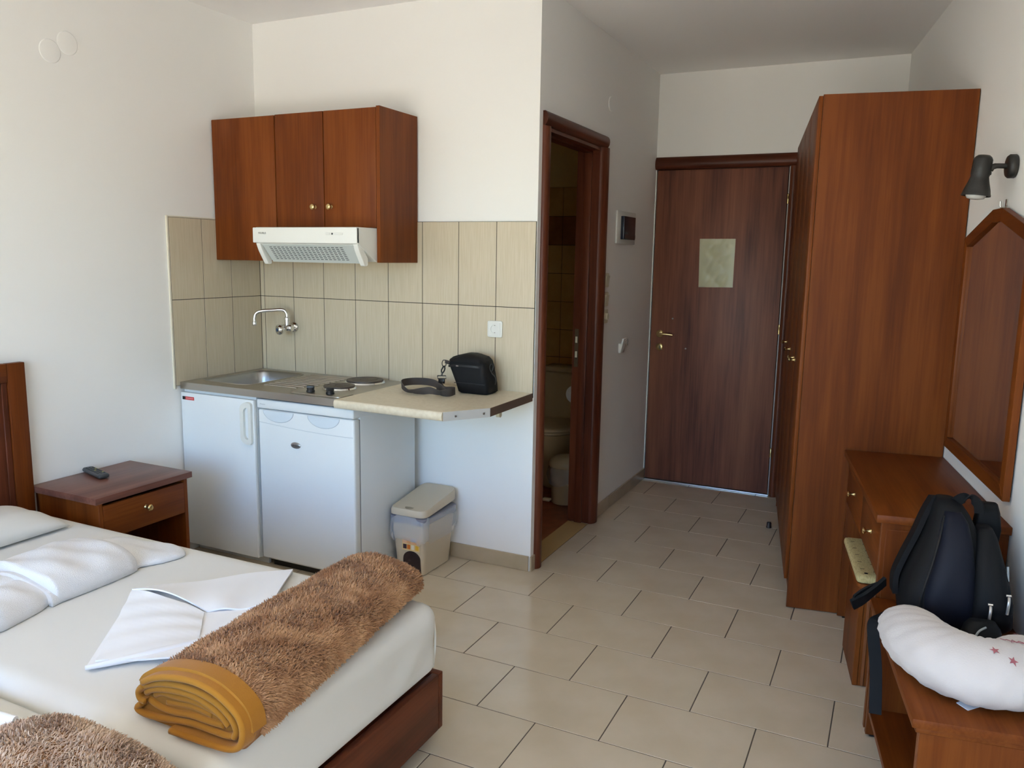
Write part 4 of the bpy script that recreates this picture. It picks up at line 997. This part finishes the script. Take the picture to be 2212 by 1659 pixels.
MB().lathe([(.0, .10), (.030, .11), (.031, .132), (.026, .140), (.012, .1435), (0, .144)], (.56, -.098, 1.913), ax, 24).build('bulb', glass_lens, hd2, ang=.9)
for z in (1.872, 1.856): MB().lathe([(.006, 0), (.006, .012), (0, .012)], (.56, -.072, z), (0, -1, 0), 10).build('pivot', dark_metal, la)

# ---- backpack leaning on the dressing table
bp = thing('backpack', 'black and navy backpack leaning on the dressing table', 'backpack', (1.09, -.2, bh), 'R')
def sect(z, u0, u1, v0, v1, r, n=5): return [(u, -v, z+.0) for u, v in rrect(u0, u1, v0, v1, r, n)]
lv = [(.4735, .985, 1.185, .075, .305, .04), (.485, .97, 1.205, .06, .320, .06), (.54, .962, 1.205, .066, .330, .07), (.60, .958, 1.19, .078, .325, .07), (.66, .957, 1.17, .095, .303, .07), (.72, .957, 1.145, .115, .278, .065), (.77, .958, 1.12, .13, .260, .06), (.81, .962, 1.095, .15, .250, .045), (.838, .970, 1.07, .17, .243, .032), (.850, .985, 1.05, .19, .236, .02)]
MB().loft([sect(z, *a) for z, *a in lv]).build('main_compartment', nylon, bp, ang=2)
# navy front pocket bulging toward the room
def shift_sect(z, u0, u1, v0, v1, r): return sect(z, u0, u1, v0, v1, r)
fp = [(.505, 1.09, 1.200, .150, .275, .03), (.53, 1.08, 1.214, .142, .290, .045), (.60, 1.08, 1.212, .142, .285, .05), (.68, 1.07, 1.195, .148, .265, .05), (.75, 1.05, 1.165, .155, .245, .04), (.80, 1.03, 1.13, .165, .235, .03), (.825, 1.02, 1.10, .18, .225, .018)]
MB().loft([sect(z, *a) for z, *a in fp]).build('front_panel', navy, bp, ang=2)
sp2 = [(.50, 1.07, 1.18, .055, .150, .03), (.53, 1.06, 1.22, .045, .165, .045), (.60, 1.05, 1.225, .050, .160, .05), (.66, 1.04, 1.20, .062, .155, .045), (.72, 1.03, 1.16, .075, .150, .04), (.765, 1.03, 1.12, .085, .14, .03), (.785, 1.04, 1.10, .095, .13, .015)]
MB().loft([sect(z, *a) for z, *a in sp2]).build('side_pocket', nylon, bp, ang=2)
# padded flap at the wall side that stands up
fl2 = [(.70, .975, 1.02, .055, .125, .015), (.76, .97, 1.02, .050, .125, .015), (.81, .965, 1.01, .055, .118, .015), (.835, .965, 1.0, .062, .105, .012)]
MB().loft([sect(z, *a) for z, *a in fl2]).build('back_pad', nylon, bp, ang=2)
MB().band([(1.03, -.19, .838), (1.055, -.175, .862), (1.07, -.155, .868), (1.085, -.140, .855), (1.09, -.135, .830)], [(.6, .5, .1)]*5, .030, .006).build('carry_handle', black_web, bp)
MB().band([(.985, -.238, .842), (1.0, -.262, .795), (1.02, -.288, .730), (1.035, -.318, .66), (1.045, -.338, .60), (1.045, -.336, .545)], [(1, 0, .1)]*6, .055, .016).build('shoulder_strap', nylon, bp)
MB().band([(1.055, -.365, .575), (1.07, -.385, .560), (1.085, -.405, .545), (1.10, -.432, .525), (1.11, -.462, .507)], [(.3, .2, 1)]*5, .042, .010).build('strap_loop', black_web, bp)
MB().band([(1.11, -.460, .525), (1.09, -.44, .535), (1.07, -.41, .548), (1.05, -.37, .560)], [(.3, .2, 1)]*4, .036, .006).build('strap_return', black_web, bp)
MB().band([(1.09, -.335, .500), (1.125, -.370, .490), (1.155, -.402, .478), (1.18, -.404, .44), (1.215, -.396, .36), (1.26, -.394, .24)], [(.6, .8, .1), (.4, .9, 0), (.2, 1, 0), (.2, 1, 0), (.2, 1, 0), (.3, 1, 0)], .034, .0025, 8).build('hanging_strap', black_web, bp)
for u_, v_, z in ((1.226, .118, .60), (1.215, .072, .628)):
    MB().tube([(u_, -v_, z), (u_+.010, -v_-.002, z-.012), (u_+.012, -v_-.004, z-.045)], .0042, 8).tube([(u_-.004, -v_-.006, z+.004), (u_-.002, -v_+.006, z+.005)], .004, 6, smooth=False).build('zip_pull', mat('zip_metal', (.62, .6, .58, 1), .3, metal=.9), bp)
for vv, uu in (((.288, .283, .263, .243, .224), (1.20, 1.195, 1.18, 1.15, 1.10)),):
    MB().tube([(u_, -v_-.006, z) for u_, v_, z in zip(uu, vv, (.52, .60, .68, .75, .815))], .003, 6).build('front_zip', mat('zip_black', lin(10, 10, 12), .5), bp)
MB().tube([(1.16, -.067, .70), (1.165, -.066, .68), (1.17, -.065, .66)], .003, 6).build('reflective_piping', mat('piping_grey', lin(150, 156, 158), .4), bp)
# small black pouch in front of the pack
po = thing('camera_pouch', 'small black pouch with grey piping between backpack and crescent pillow', 'pouch', (1.23, -.13, bh), 'R')
MB().loft([sect(z, *a) for z, *a in ((bh+.001, 1.255, 1.31, .105, .195, .02), (bh+.012, 1.248, 1.318, .095, .203, .03), (bh+.05, 1.246, 1.318, .095, .203, .032), (bh+.085, 1.25, 1.305, .103, .193, .025), (bh+.102, 1.258, 1.29, .115, .18, .014))]).build('body', nylon, po, ang=2)
MB().tube([(1.319, -.178, bh+.03), (1.320, -.176, bh+.06), (1.312, -.165, bh+.085), (1.302, -.145, bh+.096)], .003, 8).build('piping', mat('piping_grey', lin(150, 156, 158), .4), po)
MB().tube([(1.312, -.200, bh+.045), (1.322, -.207, bh+.055), (1.324, -.197, bh+.062)], .0025, 6).build('zip_pull', brass, po)

# ---- crescent nursing pillow
cp = thing('nursing_pillow', 'white crescent nursing pillow with pink stars on the low bench', 'pillow', (1.38, -.22, bh), 'R')
CL = [(1.235, .335, .055), (1.268, .335, .072), (1.33, .335, .085), (1.42, .325, .093), (1.50, .290, .098), (1.545, .235, .100), (1.545, .170, .099), (1.51, .120, .094), (1.455, .098, .085), (1.405, .088, .079), (1.36, .086, .066)]
def cr(P, n):
    out = []
    for i in range(len(P)-1):
        p0, p1, p2, p3 = [Vector(P[max(0, min(len(P)-1, k))]) for k in (i-1, i, i+1, i+2)]
        for j in range(n):
            t = j/n; out.append(.5*((2*p1)+(p2-p0)*t+(2*p0-5*p1+4*p2-p3)*t*t+(3*p1-p0-3*p2+p3)*t**3))
    return out+[Vector(P[-1])]
cl = cr(CL, 7); SEG = 32; rings = []
def pz(r): return bh+.003+r*.80
for i, c in enumerate(cl):
    d = (cl[min(i+1, len(cl)-1)]-cl[max(i-1, 0)]); d = Vector((d.x, d.y)).normalized(); nrm = Vector((-d.y, d.x))
    r = c.z
    if i in (0, len(cl)-1): r *= .35
    elif i in (1, len(cl)-2): r *= .72
    elif i in (2, len(cl)-3): r *= .90
    ring = []
    for k in range(SEG):
        th = 2*PI*k/SEG; a, b_ = math.cos(th), math.sin(th)
        wr_ = .0022*math.sin(i*.9+k*.7)*max(0, a)+.0016*math.sin(i*1.7-k)
        p = Vector((c.x, c.y))+nrm*(r+wr_)*a
        z = pz(c.z)+(r*.80+wr_)*b_
        ring.append((p.x, -p.y, max(z, bh+.002+.002*abs(a))))
    rings.append(ring)
MB().loft(rings).build('cover', pillow_w, cp, ang=2.5)
seam = [Vector(r[0])+Vector((0, 0, .0)) for r in rings]
def on_pillow(u, v):
    """height of the pillow top above (u,v)"""
    best = min(cl, key=lambda c: (c.x-u)**2+(c.y-v)**2); d = math.hypot(best.x-u, best.y-v)/best.z
    return pz(best.z)+best.z*.80*math.sqrt(max(0, 1-min(d, .98)**2))+.0025
def star(u, v, s, rot):
    pts = []
    for k in range(10):
        rr = s if k % 2 == 0 else s*.38
        a, b_ = u+rr*math.cos(rot+k*PI/5), v+rr*math.sin(rot+k*PI/5); pts.append((a, -b_, on_pillow(a, b_)+.001))
    c = (u, -v, on_pillow(u, v)+.002)
    MB().add([c]+pts, [(0, k+1, (k+1) % 10+1) for k in range(10)]).build('star_print', pink, cp)
star(1.588, .203, .0125, .4); star(1.608, .168, .012, .9); star(1.36, .09, .010, .2)
sk = []
for k in range(26):
    a = PI*.55+PI*1.25*k/25; sk.append((1.545+.026*math.sin(a), .128+.030*math.cos(a)))
MB().tube([(a, -b_, on_pillow(a, b_)+.0005) for a, b_ in sk], .0009, 5, smooth=False).build('outline_print', pink, cp)
MB().tube([(a, -b_, on_pillow(a, b_)+.0005) for a, b_ in ((1.512, .172), (1.520, .163), (1.508, .157), (1.520, .150), (1.508, .144), (1.522, .138), (1.510, .130), (1.518, .12))], .0009, 5).build('scribble_print', pink, cp)
lf = thing('leaflet', 'corner of a white leaflet under the crescent pillow', 'leaflet', (1.56, -.24, bh), 'R')
MB().prism([(1.600, -.249), (1.570, -.268), (1.52, -.215), (1.55, -.19)], 'Z', bh+.0003, bh+.0022).build('sheet', paper, lf)

# ================================================================== SMALL THINGS ON WALLS, DOOR AND FLOOR
nt_ = thing('door_notice', 'crumpled yellowish notice in clear film on the entry door', 'notice', (1.852, D-.005, 1.376))
na = [(1.737, 1.690), (1.967, 1.691), (1.966, 1.381), (1.745, 1.376)]
def bil(s, t):
    a = Vector(na[3])*(1-s)*(1-t)+Vector(na[2])*s*(1-t)+Vector(na[1])*s*t+Vector(na[0])*(1-s)*t
    return a
MB().grid(lambda s, t: (bil(s, t).x, D-.0052, bil(s, t).y), 4, 4).build('sheet', notice_m, nt_)
ln = MB(); rs = random.Random(2)
for k in range(26):
    t = .90-.031*k
    if k in (6, 7, 14, 20): continue
    s0, s1 = .10, .10+rs.uniform(.5, .8)
    a, b_ = bil(s0, t), bil(s1, t)
    ln.add([(a.x, D-.0056, a.y), (b_.x, D-.0056, b_.y), (b_.x, D-.0056, b_.y+.0022), (a.x, D-.0056, a.y+.0022)], [(0, 1, 2, 3)])
o = ln.build('printed_lines', mat('faint_print', lin(140, 134, 92), .7), nt_, smooth=False); o['kind'] = 'stuff'
def film(s, t):
    p = bil(-.01+1.02*s, -.01+1.02*t); k = 4*s*(1-s)
    return (p.x, D-.0066-.010*k*abs(math.sin(5*s+7*t)*math.sin(9*t-4*s))-.003*abs(math.sin(17*s-11*t))*k, p.y)
MB().grid(film, 26, 30).build('clear_film', film_m, nt_, ang=.5)

fbx = thing('fuse_box', 'white fuse box with dark flap on the corridor wall', 'fuse box', (W, 1.44, 1.64))
MB().box(W+.0005, W+.012, 1.262, 1.622, 1.642, 1.836, .003, 2).build('frame', white_plastic, fbx)
MB().box(W+.0122, W+.034, 1.325, 1.552, 1.668, 1.806, .003, 2).build('flap', smoke, fbx)
MB().box(W+.0342, W+.037, 1.33, 1.545, 1.675, 1.70, .001, 1).build('flap_lip', smoke, fbx)
for i, (z, rnd_) in enumerate(((1.428, 0), (1.318, 0), (1.218, 1))):
    sw = thing('light_switch', ['topmost ivory light switch beside the bathroom door frame', 'middle ivory light switch beside the bathroom door frame', 'round ivory dimmer below the two light switches'][i], 'switch', (W, 1.115, z-.04), group='switches beside the bathroom door')
    MB().prism([(y, zz) for y, zz in rrect(1.076, 1.154, z-.040, z+.040, .008)], 'X', W+.0005, W+.010, .002, 2).build('plate', ivory, sw)
    if rnd_: MB().lathe([(.020, 0), (.0195, .012), (.016, .015), (0, .015)], (W+.010, 1.115, z), (1, 0, 0), 22).build('dial', ivory, sw)
    else: MB().prism([(W+.010, z-.026), (W+.013, z-.026), (W+.020, z+.026), (W+.010, z+.026)], 'Y', 1.089, 1.141, .001, 1).build('rocker', ivory, sw)
kc = thing('key_card_holder', 'white wall holder with a small key below the fuse box', 'holder', (W, 1.44, .97))
MB().prism([(W+.0005, .972), (W+.014, .972), (W+.034, 1.062), (W+.0245, 1.064), (W+.016, 1.03), (W+.0005, 1.032)], 'Y', 1.405, 1.478, .001, 1).build('body', white_plastic, kc)
MB().tube([(W+.030, 1.44, 1.05), (W+.040, 1.445, 1.056), (W+.044, 1.447, 1.044), (W+.040, 1.447, 1.032), (W+.046, 1.449, 1.020)], .003, 8).build('key', mat('key_metal', (.35, .32, .28, 1), .4, metal=1.), kc)

for i, (y, z) in enumerate(((-1.053, 2.363), (-.972, 2.412))):
    cvr = MB().lathe([(.047, 0), (.048, .0012), (.046, .0030), (.044, .0034), (0, .0036)], (XL+.0005, y, z), (1, 0, 0), 40)
    o = cvr.build('blank_cover', plaster); setp(o, ['white round blanking cover on left wall, lower of two', 'white round blanking cover on left wall, higher of two'][i], 'wall cover', 'blank covers on the left wall')
o = MB().lathe([(.040, 0), (.041, .002), (.038, .005), (0, .0055)], (W+.0005, 1.10, 2.41), (1, 0, 0), 32).build('blank_cover', plaster)
setp(o, 'white round blanking cover above the bathroom door frame', 'wall cover')

ds = thing('door_stop', 'small dark brown door stop on the corridor floor', 'door stop', (2.383, 1.40, 0))
MB().lathe([(.015, .0005), (.0155, .006), (.0135, .010), (.013, .030), (.010, .034), (0, .0345)], (2.383, 1.40, 0), seg=18).build('rubber', mat('brown_rubber', lin(44, 28, 26), .5), ds, ang=.8)
MB().lathe([(.004, 0), (.004, .0008), (0, .001)], (2.383, 1.40, .0345), seg=10).build('screw', steel, ds)

# ---- what shows of the bathroom
wc = thing('toilet', 'cream toilet with cistern seen through the bathroom doorway', 'toilet', (.92, 1.7, 0))
def el(cx_, cy_, rx, ry, z, n=28): return [(cx_+rx*math.cos(2*PI*i/n), cy_+ry*math.sin(2*PI*i/n), z) for i in range(n)]
tcx = .925
MB().loft([el(tcx, 1.68, .105, .15, .002), el(tcx, 1.68, .11, .16, .03), el(tcx, 1.66, .10, .17, .15), el(tcx, 1.62, .13, .20, .28), el(tcx, 1.59, .175, .225, .38), el(tcx, 1.585, .180, .232, .40), el(tcx, 1.585, .165, .22, .402)]).build('bowl', ceramic, wc, ang=1.2)
MB().loft([el(tcx, 1.585, .172, .225, .4025), el(tcx, 1.585, .186, .238, .407), el(tcx, 1.585, .186, .238, .416), el(tcx, 1.585, .18, .232, .420)]).build('seat', cream_pl, wc, ang=1.2)
MB().loft([el(tcx, 1.588, .182, .232, .4215), el(tcx, 1.588, .186, .236, .427), el(tcx, 1.588, .184, .234, .436), el(tcx, 1.588, .14, .19, .444)]).build('lid', cream_pl, wc, ang=1.2)
MB().box(tcx-.19, tcx+.19, 1.80, 1.985, .36, .76, .02, 3).build('cistern', ceramic, wc)
MB().box(tcx-.197, tcx+.197, 1.793, 1.988, .7605, .797, .010, 3).build('cistern_lid', ceramic, wc)
MB().box(tcx-.10, tcx+.10, 1.78, 1.97, .002, .36, .02, 2).build('pedestal', ceramic, wc)
MB().lathe([(.02, 0), (.02, .006), (.008, .01), (.008, .016), (0, .017)], (tcx+.06, 1.89, .797), seg=16).build('flush_button', chrome, wc)
tr = thing('toilet_roll', 'white toilet roll on a wall holder inside the bathroom', 'toilet roll', (1.215, 1.20, .68))
MB().lathe([(.022, 0), (.055, 0), (.0555, .002), (.0555, .098), (.055, .1), (.022, .1)], (1.225, 1.16, .728), (0, 1, 0), 28, caps=False).build('paper', roll_m, tr, ang=.8)
MB().lathe([(.0215, .001), (.0215, .099)], (1.225, 1.16, .728), (0, 1, 0), 20, caps=False).build('core', mat('card_core', lin(70, 44, 28), .9), tr)
MB().tube([(1.225, 1.155, .728), (1.225, 1.27, .728), (1.26, 1.272, .745), (1.2945, 1.272, .76)], .004, 8, smooth=False).build('holder', chrome, tr)
bb2 = thing('bathroom_bin', 'small cream bathroom bin with domed lid beside the toilet', 'bin', (1.115, 1.29, 0))
MB().lathe([(.082, 0), (.085, .004), (.096, .235), (.1, .24)], (1.125, 1.30, -.004), seg=28).build('body', cream_pl, bb2, ang=.8)
MB().lathe([(.101, .238), (.104, .242), (.104, .262), (.094, .285), (.06, .305), (0, .312)], (1.125, 1.30, -.004), seg=28).build('lid', cream_pl, bb2, ang=.8)
MB().box(1.0, 1.05, 1.22, 1.26, .006, .022, .004, 2).build('pedal', cream_pl, bb2)
ring = []
rings = []
for z, r in ((.236, .104), (.22, .112), (.17, .118), (.13, .112)):
    rings.append([(1.125+(r+.006*math.sin(i*1.3+z*60))*math.cos(2*PI*i/30), 1.30+(r+.006*math.sin(i*1.3+z*60))*math.sin(2*PI*i/30), z+.012*math.sin(i*.8)*(z < .2)) for i in range(30)])
MB().loft(rings, caps=False).build('liner', liner_m, bb2, ang=1.5)
